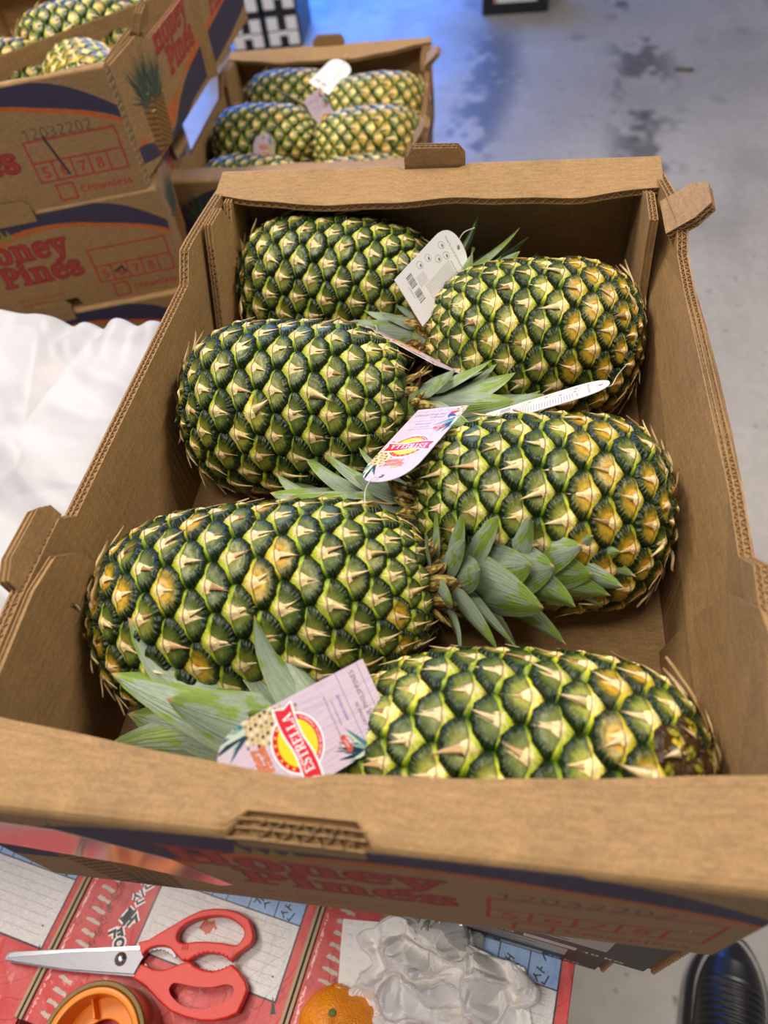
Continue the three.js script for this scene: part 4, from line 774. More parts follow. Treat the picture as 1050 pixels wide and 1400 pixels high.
// upright syllables set in a column that reads towards the back: each is turned a quarter left, so draw rotated about its place
function redTop(g, w, h) {                                              // 245 mm across, 363 mm front to back; y = 0 at the back, y = 285 at the middle line
  g.scale(w / 245, h / 363); g.fillStyle = '#c83a38'; g.fillRect(0, 0, 245, 363); srand(12);
  for (let k = 0; k < 60; k++) { const x = rr(0, 245), y = rr(0, 363), q = rr(4, 9); g.fillStyle = k % 2 ? 'rgba(150,25,32,0.4)' : 'rgba(228,92,84,0.35)'; for (let p = 0; p < 5; p++) { g.beginPath(); g.ellipse(x + Math.cos(p * 1.257) * q * 0.8, y + Math.sin(p * 1.257) * q * 0.8, q * 0.55, q * 0.45, p, 0, 7); g.fill(); } g.strokeStyle = 'rgba(235,120,110,0.5)'; g.lineWidth = 0.4; g.beginPath(); g.arc(x, y, q * 0.4, 0, 7); g.stroke(); }
  for (let k = 0; k < 36; k++) { const y = 4 + k * 10.2; g.fillStyle = '#bdb4a6'; g.beginPath(); g.moveTo(22 + rr(-1, 2), y); for (let q = 1; q < 7; q++) g.lineTo(22 + q * 2.6, y - 1.2 + rr(-0.8, 0.5) + q * 0.4); for (let q = 6; q >= 0; q--) g.lineTo(22 + q * 2.6, y + 2.2 + rr(-0.5, 0.8) + q * 0.3); g.fill(); }
  for (let k = 0; k < 300; k++) { g.fillStyle = 'rgba(232,205,200,0.8)'; g.fillRect(11.5 + rr(-1, 1), rr(0, 363), rr(0.5, 1.6), rr(0.8, 4)); }
  g.fillStyle = '#d6d3d1'; g.strokeStyle = '#1d1c22'; g.lineWidth = 1.6; g.fillRect(82, 60, 150, 220); g.strokeRect(82, 60, 150, 220);
  g.fillStyle = '#8fb0dc'; g.fillRect(82.8, 160, 148.4, 56); g.lineWidth = 1.1; g.strokeRect(82, 160, 150, 56); g.beginPath(); for (const x of [112, 136, 152, 176, 204]) { g.moveTo(x, 160); g.lineTo(x, 216); } g.stroke();
  for (let k = 0; k < 7; k++) { g.strokeStyle = 'rgba(120,118,125,0.5)'; g.lineWidth = 0.5; g.beginPath(); g.moveTo(90, 222 + k * 8); for (let q = 0; q < 30; q++) g.lineTo(90 + q * 4.6, 222 + k * 8 + rr(-0.4, 0.4)); g.stroke(); }
  const turned = (name, cx, cy, s, lw, color, halo, rot = -0.12) => { g.save(); g.translate(cx, cy); g.rotate(rot); if (halo) { g.strokeStyle = halo; hangul(g, name, -s / 2, -s / 2, s, lw + 3.4); } g.strokeStyle = color; hangul(g, name, -s / 2, -s / 2, s, lw); g.restore(); };
  const up = -1.2;
  for (let rep = 0; rep < 2; rep++) { const o = 285 - rep * 150;
    turned('gyeong', 62, o - 8, 17, 2.7, '#17161a', '#f0ecea', up + 0.5); turned('buk', 65, o - 27, 17, 2.7, '#17161a', '#f0ecea', up - 0.0);
    turned('sin', 65, o - 47, 12, 1.8, '#17161a', '#f0ecea', up + 0.4); turned('seon', 67, o - 62, 12, 1.8, '#17161a', '#f0ecea', up + 0.4);
    ['jeon', 'se', 'jin', 'hong', 'deu', 'se'].forEach((n, k) => turned(n, 40, o + 4 - k * 11, 8, 0.8, '#2a1618', null, up + 0.4));
  }
  turned('san', 216, 208, 13, 1.3, '#16161c', null, -1.2); turned('ji', 216, 188, 13, 1.3, '#16161c', null, -1.2);
  turned('gaet', 188, 206, 13, 1.3, '#16161c', null, -1.2); turned('su', 188, 180, 13, 1.3, '#16161c', null, -1.2);
  turned('teuk', 146, 242, 14, 2.6, '#c2583a', null, -1.3);
  g.fillStyle = '#15141a'; g.beginPath(); g.moveTo(228, 276); g.lineTo(236, 288); g.lineTo(231, 290); g.fill(); g.beginPath(); g.arc(222, 262, 0.9, 0, 7); g.fill();
  for (let k = 0; k < 90; k++) { g.fillStyle = 'rgba(238,190,180,0.35)'; const x = rr(10, 245), y = rr(282, 363); g.beginPath(); g.moveTo(x, y); g.lineTo(x + rr(-8, 8), y + rr(-5, 5)); g.lineTo(x + rr(-5, 5), y + rr(-7, 7)); g.fill(); }
}
{
  const crinkle = dataTex(512, 512, (u, v) => { let n = 0.5; for (let k = 0; k < 4; k++) { const a = k * 0.9 + 0.3, q = u * Math.cos(a) + v * Math.sin(a), w = fbm(u * 6 + k, v * 6, k * 5 + 2, 3); n += (Math.abs(((q * (9 + k * 4) + w * 2.4) % 1) - 0.5) - 0.25) * 0.5 / (k + 1); } return [n, n, n]; }, false);
  const top = new THREE.MeshPhysicalMaterial({ map: canvasTex(1225, 1815, redTop, 0.12), bumpMap: crinkle, bumpScale: 0.0022, roughness: 0.5, clearcoat: 0.3, clearcoatRoughness: 0.25 });
  const red = new THREE.MeshStandardMaterial({ color: 0xb52f2e, roughness: 0.55 }), edge = new THREE.MeshStandardMaterial({ color: 0xb3a183, roughness: 0.85 }), dark = new THREE.MeshStandardMaterial({ color: 0x3b3026, roughness: 0.9 });
  const white = new THREE.MeshStandardMaterial({ color: 0xd9d6cf, roughness: 0.7 });
  const TURN = -10 * R2D, place = (label, x, z, y, h, detail) => {
    const t = thing('red_carton', label, 'carton', [x, y, z], TURN, detail ? undefined : 'red cartons lower in the front stack');
    part(t, 'carton_body', new RoundedBoxGeometry(0.2435, h - 0.002, 0.362, 2, 0.002).translate(0.1225, h / 2 - 0.002, -0.104), red);
    if (!detail) return t;
    const g = gridGeo(30, 44, (u, v) => { const X = 0.0085 + u * 0.2345, Z = 0.0765 - v * 0.361, n = (fbm(X * 30 + x * 9, Z * 30, 8, 4) - 0.47) * 0.003 * sm(0, 0.12, u) * sm(1, 0.94, u) * sm(0, 0.05, v) * (Z > 0 ? 1.5 : 0.5); return [X, h - 0.0005 + n + 0.0006, Z]; }, 1, 1);
    const uv = g.attributes.uv, p = g.attributes.position; for (let i = 0; i < uv.count; i++) uv.setXY(i, p.getX(i) / 0.245, 1 - (p.getZ(i) + 0.285) / 0.363);
    part(t, 'printed_top', g, top);
    part(t, 'card_edge', merge([0.0012, 0.0062].map((q) => new RoundedBoxGeometry(0.0032, 0.012, 0.362, 1, 0.0008).translate(q, h - 0.003, -0.104))), edge, 'raw beige card edge');
    part(t, 'card_core', new THREE.BoxGeometry(0.004, 0.008, 0.36).translate(0.0038, h - 0.003, -0.104), dark);
    return t;
  };
  place('red printed carton at the far lower left, under the scissor tips', -0.586, -0.015, 0.42, 0.14, true);
  place('red printed carton carrying the red scissors, between two beige card edges', -0.345, 0.0, 0.42, 0.14, true);
  place('red printed carton under the crumpled white paper', -0.103, 0.024, 0.42, 0.14, true);
  for (let k = 0; k < 3; k++) for (const x of [-0.586, -0.345, -0.1]) { const t = place('red carton in the lower layers of the front stack', x + (x > -0.2 ? 0.005 : 0), x > -0.2 ? 0.024 : -0.012, k * 0.14, 0.14, false); if (x > -0.2) part(t, 'white_edge', new RoundedBoxGeometry(0.003, 0.13, 0.36, 1, 0.001).translate(0.2455, 0.07, -0.104), white); }
}
// black cartons that carry the near carton
{
  const draw = (g, w, h) => {
    g.scale(w / 360, h / 160); g.fillStyle = '#1a191b'; g.fillRect(0, 0, 360, 160); g.fillStyle = '#cfcac0'; g.font = 'bold 11px sans-serif';
    g.fillText('WEIGHT', 144, 154); g.fillText('9 KG', 244, 155); g.fillText('10 KG', 316, 155); g.fillRect(196, 143, 42, 13); g.fillRect(274, 143, 38, 13); g.fillText('HEIGHT', 150, 120); g.fillRect(196, 112, 42, 10);
    g.fillStyle = '#b9b4a8'; g.fillRect(240, 70, 90, 56); g.fillStyle = '#1a191b'; for (let k = 0; k < 6; k++) g.fillRect(247, 78 + k * 8, 40 + (k * 17) % 34, 3);
  };
  const face = new THREE.MeshStandardMaterial({ map: canvasTex(1080, 480, draw), roughness: 0.5 }), body = new THREE.MeshStandardMaterial({ color: 0x1b1a1c, roughness: 0.55 }), raw = new THREE.MeshStandardMaterial({ color: 0x8b6a48, roughness: 0.9 });
  const place = (label, x, z, y, h) => {
    const t = thing('black_carton', label, 'carton', [x, y, z], -8.5 * R2D);
    part(t, 'carton_body', new RoundedBoxGeometry(0.36, h - 0.002, 0.46, 2, 0.002).translate(-0.18, h / 2, -0.23), body);
    const f = new THREE.BoxGeometry(0.356, h - 0.004, 0.001).translate(-0.18, h / 2, 0.0006); part(t, 'printed_face', f, face);
    part(t, 'torn_edge', merge([waveStrip([V(0.001, 0.002, 0.001), V(0.001, h - 0.004, 0.001)], V(1, 0, 0), V(0, 0, -1), 0.0016, 0.007, 0.0005, 0.004, 0.003), new RoundedBoxGeometry(0.007, h - 0.006, 0.003, 1, 0.001).translate(0.004, h / 2, -0.003)]), raw, 'brown torn card edge');
    return t;
  };
  place('black carton with weight boxes printed in white, directly under the near carton', 0.185, -0.008, 0.723, 0.16);
  place('lower black carton, just above the red cartons', 0.172, -0.024, 0.562, 0.16);
}
// scissors: outlines in 0.1 mm from the pivot, x right, y towards the viewer
{
  const P = (a) => a.map(([x, y]) => new THREE.Vector2(x / 10000, -y / 10000));
  const teeth = (a, i, j, n) => { const r = a.slice(0, i + 1); for (let k = 0; k < n; k++) { const t = (k + 0.5) / n, q = t * (j - i), m = Math.floor(q), f = q - m, A = a[i + m], B = a[Math.min(i + m + 1, a.length - 1)]; const x = mix(A[0], B[0], f), y = mix(A[1], B[1], f), dx = B[0] - A[0], dy = B[1] - A[1], l = Math.hypot(dx, dy) || 1; for (const [s, d] of [[-0.25, 0], [0, 9], [0.25, 0]]) r.push([x + dx / l * s * 34 - dy / l * d * -1, y + dy / l * s * 34 + dx / l * d * -1]); } return r.concat(a.slice(j)); };
  const upper = [[139, -151], [217, -44], [245, -90], [281, -117], [337, -137], [410, -146], [470, -136], [533, -97], [616, -49], [699, -62], [728, -92], [793, -124], [862, -140], [961, -141], [1027, -123], [1085, -98], [1106, -127], [1122, -158], [1239, -255], [1253, -308], [1234, -368], [1168, -467], [1051, -508], [933, -522], [795, -514], [676, -483], [555, -415], [440, -332], [325, -251], [233, -182]];
  const upperHole = [[508, -276], [552, -340], [639, -392], [755, -432], [876, -451], [979, -446], [1076, -409], [1143, -358], [1143, -295], [1096, -236], [959, -238], [811, -232], [690, -218], [572, -194], [516, -219]];
  const lower = [[179, 135], [225, 17], [278, 24], [360, 45], [458, 38], [534, 4], [619, -39], [689, -54], [734, -29], [827, -5], [925, -4], [1014, -37], [1090, -80], [1172, -35], [1256, 34], [1290, 98], [1274, 176], [1241, 279], [1159, 326], [1040, 364], [914, 377], [769, 369], [616, 340], [473, 272], [320, 183]];
  const lowerHole = [[545, 157], [580, 113], [665, 108], [813, 115], [954, 99], [1066, 66], [1138, 67], [1177, 101], [1180, 159], [1129, 213], [1048, 265], [916, 304], [800, 314], [686, 294], [584, 239], [546, 196]];
  const smooth = (a) => new THREE.CatmullRomCurve3(P(a).map((q) => V(q.x, q.y, 0)), true, 'catmullrom', 0.5).getPoints(a.length * 4).slice(0, -1).map((q) => new THREE.Vector2(q.x, q.y));
  const t = thing('scissors', 'kitchen scissors with bright red plastic handles lying on red cartons', 'scissors', [-0.269, 0.5625, 0.0198]);
  const redM = new THREE.MeshPhysicalMaterial({ color: 0xe0331f, roughness: 0.42, clearcoat: 0.2, clearcoatRoughness: 0.4, bumpMap: dataTex(128, 128, (u, v) => { const n = vn(u * 90, v * 90, 4); return [n, n, n]; }, false, [40, 40]), bumpScale: 0.00015 });
  const steel = new THREE.MeshStandardMaterial({ color: 0x85858a, metalness: 1, roughness: 0.42, bumpMap: dataTex(256, 64, (u, v) => { const n = vn(u * 20, v * 60, 3) * 0.6 + fbm(u * 6, v * 6, 8, 3) * 0.4; return [n, n, n]; }, false, [12, 12]), bumpScale: 0.0001 }), bright = new THREE.MeshStandardMaterial({ color: 0xececec, metalness: 1, roughness: 0.22 });
  const handle = (o, h, y, label) => {
    const s = new THREE.Shape(P(o)); if (h) s.holes.push(new THREE.Path(smooth(h)));
    const g = new THREE.ExtrudeGeometry(s, { depth: 0.006, bevelEnabled: true, bevelThickness: 0.0022, bevelSize: 0.0016, bevelOffset: -0.0016, bevelSegments: 3, curveSegments: 16 }); g.rotateX(-Math.PI / 2); g.translate(0, y, 0);
    return part(t, 'handle', g, redM, label);
  };
  handle(teeth(upper, 8, 15, 12), upperHole, 0.0045, 'larger red finger loop');
  handle(teeth(lower, 7, 12, 12), lowerHole, 0.0035, 'lower red finger loop');
  for (const [x0, y0] of [[590, -186], [614, -186], [638, -190]]) part(t, 'grip_rib', new THREE.CapsuleGeometry(0.0005, 0.004, 3, 6).rotateX(Math.PI / 2).translate(x0 / 10000, 0.0128, y0 / 10000 + 0.0025), redM);
  const blade = (pts, y, d, m, name, label) => { const g = new THREE.ExtrudeGeometry(new THREE.Shape(P(pts)), { depth: d, bevelEnabled: true, bevelThickness: 0.0003, bevelSize: 0.0003, bevelSegments: 1 }); g.rotateX(-Math.PI / 2); g.translate(0, y, 0); return part(t, name, g, m, label); };
  blade([[-1150, 137], [-1142, 84], [-1075, 63], [151, -124], [232, -73], [201, -10], [167, 100], [-516, 141]], 0.0062, 0.0014, steel, 'blade');
  blade([[-1128, 118], [-1120, 84], [-1060, 64], [151, -124], [160, -96], [-500, 2]], 0.0068, 0.0012, bright, 'ground_edge', 'bright ground cutting edge');
  blade([[-1100, 148], [-1080, 120], [140, 60], [225, 17], [179, 118], [-500, 152]], 0.004, 0.0014, steel, 'blade');
  const jaw = (a, n, m) => blade(a, 0.0066, 0.0016, steel, 'bottle_opener', 'toothed steel opener');
  const arc = (s) => { const o = []; for (let k = 0; k <= 14; k++) { const q = k / 14; o.push([250 + q * 280, s * (70 + 62 * Math.sin(q * Math.PI)) - 40 + q * 20 + (s > 0 ? 0 : 0)]); } for (let k = 14; k >= 0; k--) { const q = k / 14; o.push([250 + q * 280, s * (52 + 44 * Math.sin(q * Math.PI) - (k % 2 ? 12 : 0)) - 40 + q * 20]); } return o; };
  jaw(arc(-1)); jaw(arc(1));
  const piv = new THREE.LatheGeometry([[0.0001, 0.0022], [0.0026, 0.0018], [0.0042, 0.0006], [0.0046, 0], [0.0058, -0.0002], [0.006, -0.001]].map(([r, y]) => new THREE.Vector2(r, y)), 28); piv.translate(0, 0.0088, 0);
  part(t, 'pivot_rivet', piv, bright);
}
// roll of brown packing tape on an orange core
{
  const t = thing('tape_roll', 'roll of brown packing tape with a bright orange plastic core', 'tape', [-0.2565, 0.5605, 0.0865]);
  const ring = (a, b, h, n = 48, r = 0.0012) => new THREE.LatheGeometry([[a, r], [a + r, 0], [b - r, 0], [b, r], [b, h - r], [b - r, h], [a + r, h], [a, h - r], [a, r]].map(([x, y]) => new THREE.Vector2(x, y)), n);
  const tapeM = new THREE.MeshPhysicalMaterial({ color: 0xa06a38, roughness: 0.3, clearcoat: 0.5, clearcoatRoughness: 0.2 }), side = new THREE.MeshStandardMaterial({ color: 0x8f7648, roughness: 0.7 }), orange = new THREE.MeshPhysicalMaterial({ color: 0xf08a10, roughness: 0.38 });
  part(t, 'tape', ring(0.0425, 0.0475, 0.048), tapeM); part(t, 'tape_side', ring(0.0427, 0.0472, 0.0485).scale(1, 1, 1), side);
  part(t, 'core', ring(0.0365, 0.0425, 0.0495), orange);
  part(t, 'core_floor', ring(0.02, 0.037, 0.004).translate(0, 0.02, 0), orange);
  for (let k = 0; k < 4; k++) part(t, 'spoke', new RoundedBoxGeometry(0.016, 0.012, 0.002, 1, 0.0008).translate(0.029, 0.028, 0).rotateY(k * Math.PI / 2 + 0.5), orange);
}
// mandarin peel, hollow side down
{
  const t = thing('mandarin_peel', 'torn piece of orange mandarin peel lying beside the white paper', 'peel', [-0.0535, 0.561, 0.0475], 0.4);
  const peelM = new THREE.MeshPhysicalMaterial({ roughness: 0.36, clearcoat: 0.25, clearcoatRoughness: 0.35, map: dataTex(256, 256, (u, v) => { const n = fbm(u * 14, v * 10, 3, 4), p = vn(u * 90, v * 60, 7); return mix3([1, 0.64, 0.06], [0.96, 0.53, 0.03], n + (p - 0.5) * 0.3); }, true), bumpMap: dataTex(512, 512, (u, v) => { const n = vn(u * 110, v * 70, 9) * 0.7 + vn(u * 50, v * 34, 10) * 0.3; return [n, n, n]; }, false), bumpScale: 0.0009 });
  const pith = new THREE.MeshStandardMaterial({ color: 0xf3d9a2, roughness: 0.8 });
  const sh = (off) => (u, v) => { const a = u * Math.PI * 2, th = v * Math.PI * (0.5 + 0.07 * Math.sin(a * 3 + 1) + 0.05 * Math.sin(a * 7)), rim = 1 + 0.06 * Math.sin(a * 2 + 0.6), r = 0.034 * rim * (1 + 0.05 * fbm(Math.cos(a) * 2 + 4, Math.sin(a) * 2 + v * 2, 6, 3)) - off; let y = r * 0.74 * Math.cos(th) + 0.002 + 0.004 * (fbm(Math.cos(a) * 1.5 * v + 3, Math.sin(a) * 1.5 * v + 3, 14, 2) - 0.4); if (a > 4.4 && a < 5.2) y += 0.012 * sm(0.75, 1, v) * Math.sin((a - 4.4) / 0.8 * Math.PI); return [r * Math.sin(th) * Math.cos(a), Math.max(0.0005, y), r * Math.sin(th) * Math.sin(a)]; };
  part(t, 'skin', gridGeo(60, 30, sh(0), 1, 1, true), peelM); part(t, 'pith', gridGeo(60, 24, sh(0.0022), 1, 1), pith, 'pale inner pith');
  const scar = new THREE.LatheGeometry([[0.0001, 0.0012], [0.0012, 0.0011], [0.0019, 0.0004], [0.003, 0.0012], [0.0036, 0]].map(([r, y]) => new THREE.Vector2(r, y)), 16); scar.rotateX(-0.45); scar.translate(0, 0.0262, -0.0105);
  part(t, 'stem_scar', scar, new THREE.MeshStandardMaterial({ color: 0x6f7a3c, roughness: 0.8 }));
}
// crumpled paper, yellow scrap, clear plastic
const crumple = (x, z, s, amp, n, f0) => { let y = 0, px = x, pz = z; for (let k = 0; k < n; k++) { const a = hash(k, s, 1) * 6.283, f = f0 * (1 + k * 0.33), q = px * Math.cos(a) + pz * Math.sin(a) + hash(k, s, 2) * 9, tri = Math.abs(((q * f) % 1 + 1) % 1 - 0.5) * 2; y += amp * (tri - 0.5) / (1 + k * 0.5); px += Math.cos(a) * tri * 0.012; pz += Math.sin(a) * tri * 0.012; } return y; };
const sheet = (nu, nv, fn) => toCreasedNormals(gridGeo(nu, nv, fn, 1, 1, true), 0.35);
{
  const t = thing('crumpled_paper', 'crumpled white paper towel heaped on the right red carton', 'paper', [0.025, 0.5612, -0.002]);
  const pm = new THREE.MeshPhysicalMaterial({ color: 0xf7f4ef, roughness: 0.95, specularIntensity: 0.4, side: THREE.DoubleSide });
  const heap = (u, v) => { const a = u * Math.PI * 2, r = v, X = Math.cos(a) * r, Z = Math.sin(a) * r, edge = 1 + 0.16 * Math.sin(a * 3 + 1) + 0.1 * Math.sin(a * 5 + 2) + 0.05 * Math.sin(a * 11); const x = X * 0.077 * edge, z = Z * 0.047 * edge; const env = Math.pow(Math.max(0, 1 - r * r), 0.6); return [x + 0.3 * crumple(z, x, 9, 0.012, 4, 24), 0.0015 + env * 0.038 + crumple(x, z, 3, 0.019, 9, 17) * (0.3 + 0.7 * sm(1, 0.7, r)) + 0.008 * sm(0.75, 1, r), z + 0.3 * crumple(x, z, 5, 0.012, 4, 22)]; };
  const lift = (f, o) => (u, v) => { const p = f(u, v); return [p[0], Math.max(0.0006, p[1]) + o, p[2]]; };
  part(t, 'paper_heap', toCreasedNormals(gridGeo(200, 70, lift(heap, 0.0004), 1, 1, true), 0.35), pm);
  const flap = (u, v) => { const x = mix(-0.088, -0.03, u) + v * 0.004, z = mix(-0.036, 0.03, v); const emb = (((u * 4.4) % 1 > 0.4 && (u * 4.4) % 1 < 0.75 && (v * 7) % 1 > 0.3 && (v * 7) % 1 < 0.65) ? 0.0007 : 0); return [x, 0.004 + 0.018 * u * u + 0.002 * Math.sin(v * 6 + u * 3) + emb, z]; };
  part(t, 'paper_flap', sheet(60, 60, flap), pm, 'flat embossed end of the towel');
  const flap2 = (u, v) => { const x = mix(0.03, 0.083, u) + 0.012 * v, z = mix(-0.025, 0.055, v) + 0.01 * u; return [x, 0.003 + 0.03 * (1 - u) * (1 - u) + crumple(x, z, 14, 0.006, 6, 26) + 0.003, z]; };
  part(t, 'paper_flap', sheet(60, 60, flap2), pm);
  const y = thing('yellow_scrap', 'yellow scrap of wrapper behind the crumpled paper', 'wrapper', [-0.004, 0.563, -0.04]);
  part(y, 'wrapper_sheet', sheet(24, 16, (u, v) => [mix(-0.02, 0.022, u), 0.006 + 0.012 * Math.sin(u * 3) * v + crumple(u * 0.04, v * 0.03, 6, 0.004, 4, 30), mix(-0.022, 0.01, v)]), new THREE.MeshStandardMaterial({ color: 0xb9b02e, roughness: 0.45 }));
  const c = thing('plastic_wrap', 'crumpled clear grey plastic wrap behind the white paper', 'wrap', [0.036, 0.5635, -0.036]);
  part(c, 'film', sheet(60, 30, (u, v) => { const x = mix(-0.034, 0.034, u), z = mix(-0.02, 0.018, v); return [x, 0.012 + 0.022 * Math.sin(u * 3.1) * Math.sin(v * 3.1) + crumple(x, z, 21, 0.012, 7, 24), z]; }), new THREE.MeshPhysicalMaterial({ color: 0xc9cac8, roughness: 0.2, transmission: 0.45, thickness: 0, clearcoat: 1, clearcoatRoughness: 0.15 }));
}
// white carrier bag of foam trays at the left
{
  const foam = new THREE.MeshStandardMaterial({ color: 0xe4e3e1, roughness: 0.7 });
  const tray = (label, x, y, z, w, l, turn, tilt) => {
    const t = thing('foam_tray', label, 'tray', [x, y, z], turn, 'foam trays inside the white bag'); t.rotation.x = tilt;
    const rim = (k, h, s = 8) => { const o = []; for (let q = 0; q < 4; q++) for (let j = 0; j <= s; j++) { const a = q * Math.PI / 2 + j / s * Math.PI / 2, cx = [1, -1, -1, 1][q] * (w / 2 - 0.03), cz = [1, 1, -1, -1][q] * (l / 2 - 0.03); o.push([cx * k + Math.cos(a) * 0.03 * k, h, cz * k + Math.sin(a) * 0.03 * k]); } return o; };
    const rings = [rim(0.82, 0), rim(0.86, 0.004), rim(0.96, 0.022), rim(1, 0.024), rim(1, 0.027), rim(0.95, 0.026), rim(0.84, 0.005), rim(0.5, 0.004)], n = rings[0].length, p = rings.flat().flat(), ix = [];
    for (let k = 0; k + 1 < rings.length; k++) for (let q = 0; q < n; q++) { const a = k * n + q, b = k * n + (q + 1) % n, c = a + n, d = b + n; ix.push(a, c, b, b, c, d); }
    for (const [k, f] of [[0, 1], [rings.length - 1, 0]]) { const m = p.length / 3; p.push(0, rings[k][0][1], 0); for (let q = 0; q < n; q++) { const a = k * n + q, b = k * n + (q + 1) % n; f ? ix.push(a, b, m) : ix.push(b, a, m); } }
    part(t, 'tray_shell', geoFrom(p, ix), foam); return t;
  };
  const B = 0.742;
  tray('white foam tray lying upside down at the back of the bag', -0.345, B + 0.105, -0.455, 0.17, 0.2, 0.15, Math.PI);
  tray('white foam tray at the left inside the bag', -0.52, B + 0.08, -0.43, 0.18, 0.24, 0.3, 0.05);
  tray('white foam tray at the near side of the bag, tilted up', -0.35, B + 0.055, -0.3, 0.18, 0.12, 0.3, -0.3);
  tray('white foam tray nearest the viewer inside the bag', -0.36, B + 0.03, -0.2, 0.18, 0.12, 0.4, -0.15);
  tray('lowest white foam tray under the other trays of the bag', -0.42, B + 0.012, -0.32, 0.2, 0.26, 0.1, 0);
  const bag = thing('carrier_bag', 'thin white plastic carrier bag spread over foam trays left of the near carton', 'bag', [-0.44, B, -0.38]);
  const film = new THREE.MeshPhysicalMaterial({ color: 0xe4e5e9, roughness: 0.55, transmission: 0.5, thickness: 0, clearcoat: 0.12, clearcoatRoughness: 0.4, side: THREE.DoubleSide });
  const g = gridGeo(190, 190, (u, v) => {
    const x = mix(-0.245, 0.236, u), z = mix(-0.21, 0.3, v);
    const ex = Math.min(u, 1 - u), ez = Math.min(v, 1 - v), env = sm(0, 0.16, ex * 1.6) * sm(0, 0.2, ez * 1.4);
    let h = 0.02 + env * mix(0.13, 0.075, sm(0.25, 0.75, v));
    const gather = sm(0.34, 0.02, v);                                   // pleats at the tied far end
    h += gather * 0.008 * Math.sin(u * 44 + 3 * Math.sin(u * 9)) * env + gather * 0.012 * Math.sin(u * 17 + 1);
    for (let k = 0; k < 9; k++) { const a = hash(k, 3) * 3.1, q = x * Math.cos(a) + z * Math.sin(a) - (hash(k, 4) - 0.5) * 0.3, w = (fbm(x * 9 + k, z * 9, k + 50, 2) - 0.4) * 0.06, d = (q + w) / 0.014; h += 0.0035 * Math.exp(-d * d) * env; }
    h += crumple(x, z, 31, 0.003, 7, 8) * env;
    return [x, Math.max(0.002, h), z - 0.02 * env * Math.sin(u * 5)];
  }, 1, 1, true);
  part(bag, 'film', g, film);
}
// far side of the hall: black crates, floor carton, shoe, bits on the floor
{
  const black = new THREE.MeshStandardMaterial({ color: 0x17191d, roughness: 0.5 }), white = new THREE.MeshStandardMaterial({ color: 0xe8e8ea, roughness: 0.6 }), shadeBlue = new THREE.MeshStandardMaterial({ color: 0x4a5866, roughness: 0.5 });
  const crate = new THREE.Group();
  part(crate, 'crate_body', new RoundedBoxGeometry(0.16, 0.148, 0.34, 2, 0.006).translate(0, 0.074, -0.17), black);
  for (const sx of [-1, 1]) for (const sy of [0, 1]) part(crate, 'label_panel', new RoundedBoxGeometry(0.052, 0.056, 0.004, 1, 0.002).translate(sx * 0.046, 0.042 + sy * 0.062, 0.001), white, 'white label panel');
  part(crate, 'label_bridge', new RoundedBoxGeometry(0.04, 0.02, 0.004, 1, 0.002).translate(0, 0.064, 0.001), white);
  part(crate, 'shaded_side', new RoundedBoxGeometry(0.004, 0.13, 0.32, 1, 0.002).translate(0.081, 0.074, -0.17), shadeBlue);  // bluish shade on the crate's right side, put into this panel's colour
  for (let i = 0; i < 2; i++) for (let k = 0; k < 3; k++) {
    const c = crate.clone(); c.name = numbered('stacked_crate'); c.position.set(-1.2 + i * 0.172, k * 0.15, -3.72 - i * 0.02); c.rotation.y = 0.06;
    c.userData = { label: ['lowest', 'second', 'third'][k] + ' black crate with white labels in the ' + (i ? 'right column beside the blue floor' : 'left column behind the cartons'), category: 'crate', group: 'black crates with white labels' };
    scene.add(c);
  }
  const rc = thing('red_white_carton', 'small red and white carton left of the black crates', 'carton', [-1.37, 0, -3.7]);
  part(rc, 'carton_body', new RoundedBoxGeometry(0.1, 0.5, 0.2, 2, 0.004).translate(0, 0.25, 0), new THREE.MeshStandardMaterial({ color: 0xb23a40, roughness: 0.5 }));
  for (let k = 0; k < 5; k++) part(rc, 'white_panel', new RoundedBoxGeometry(0.06, 0.04, 0.003, 1, 0.001).translate(0.01, 0.06 + k * 0.1, 0.101), white);
  const fb = thing('floor_carton', 'black carton with a white label alone on the bare floor', 'carton', [0.05, 0, -4.1]);
  part(fb, 'carton_body', new RoundedBoxGeometry(0.31, 0.2, 0.25, 2, 0.006).translate(0, 0.1, 0), black);
  part(fb, 'label_panel', new RoundedBoxGeometry(0.2, 0.11, 0.003, 1, 0.001).translate(0.0, 0.105, 0.126), new THREE.MeshStandardMaterial({ roughness: 0.6, map: canvasTex(256, 140, (g) => { g.fillStyle = '#dcdcdf'; g.fillRect(0, 0, 256, 140); g.fillStyle = '#c98b7c'; g.fillRect(0, 0, 22, 140); g.fillStyle = '#8a8a92'; for (let k = 0; k < 6; k++) g.fillRect(50, 20 + k * 18, 120 + (k * 43) % 70, 6); }) }));
  const st = thing('wood_chip', 'small brown wood chip on the open floor', 'chip', [0.735, 0, -3.26], -0.25);
  part(st, 'chip', new RoundedBoxGeometry(0.075, 0.008, 0.022, 2, 0.003).translate(0, 0.004, 0), new THREE.MeshStandardMaterial({ color: 0x5d503c, roughness: 0.8 }));
}
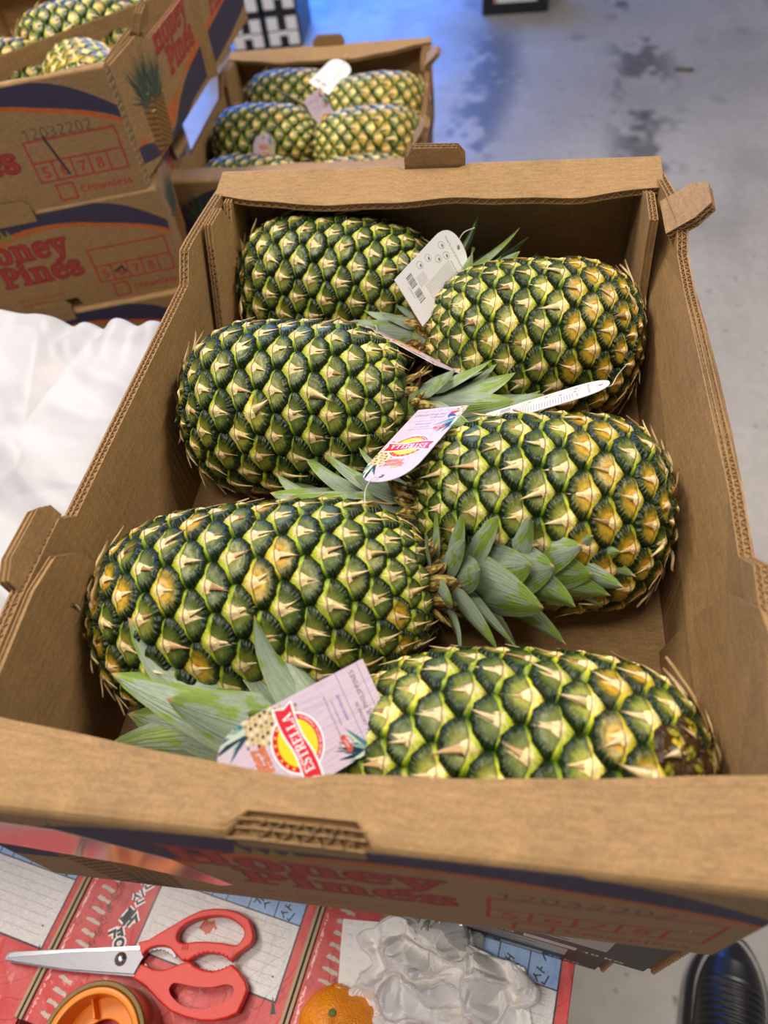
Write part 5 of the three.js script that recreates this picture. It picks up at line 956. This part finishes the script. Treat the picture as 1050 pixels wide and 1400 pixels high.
{
  // black shoe: toe to the far left of it, lofted along z
  const t = thing('shoe', 'black ridged shoe on the floor at lower right', 'shoe', [0.447, 0, -0.158], -0.22);
  const rub = new THREE.MeshPhysicalMaterial({ color: 0x101010, roughness: 0.4, clearcoat: 0.3, clearcoatRoughness: 0.3 }), sole = new THREE.MeshStandardMaterial({ color: 0x1a1a19, roughness: 0.6 });
  const W = (v) => 0.054 * Math.pow(Math.max(0, Math.sin(Math.PI * Math.min(0.5, v * 1.55 + 0.001))), 0.55) * (v > 0.45 ? 1 - 0.22 * sm(0.45, 0.75, v) : 1) * (v > 0.9 ? Math.sqrt(Math.max(0, 1 - Math.pow((v - 0.9) / 0.1, 2))) : 1);
  const Hh = (v) => 0.03 + 0.035 * sm(0.05, 0.5, v) + 0.02 * sm(0.5, 0.7, v);
  const upper = gridGeo(48, 150, (u, v) => { const a = u * Math.PI, w = Math.max(0.0004, W(v) - 0.006), ridge = v > 0.2 ? 0.0022 * Math.sin((v - 0.05 * Math.pow(Math.abs(u - 0.5) * 2, 2)) * 190) * sm(0.2, 0.24, v - 0.06 * Math.pow(Math.abs(u - 0.5) * 2, 2)) * sm(0.62, 0.5, v) * sm(0.05, 0.2, Math.min(u, 1 - u)) : 0; const h = (Hh(v) * Math.min(1, W(v) / 0.04) + ridge); return [-Math.cos(a) * w, 0.022 + Math.pow(Math.sin(a), 0.8) * h, v * 0.285 + 0.004]; }, 1, 1);
  part(t, 'upper', upper, rub);
  const secs = (y0, y1, gr) => { const o = []; for (const [y, k] of [[y0, gr - 0.003], [y0 + 0.004, gr], [y1 - 0.004, gr], [y1, gr - 0.003]]) { const r = []; for (let q = 0; q < 80; q++) { const v = q < 40 ? q / 39.5 : (79 - q) / 39.5 + 0.0, s = q < 40 ? -1 : 1; r.push([s * (W(clamp(v)) + k), y, clamp(v) * 0.285 + (v < 0.1 ? -k * (1 - v * 10) : 0)]); } o.push(r); } return o; };
  part(t, 'sole', loft(secs(0, 0.028, 0.002)), sole); part(t, 'sole_welt', loft(secs(0.024, 0.034, -0.001)), rub);
}
renderer.render(scene, camera);
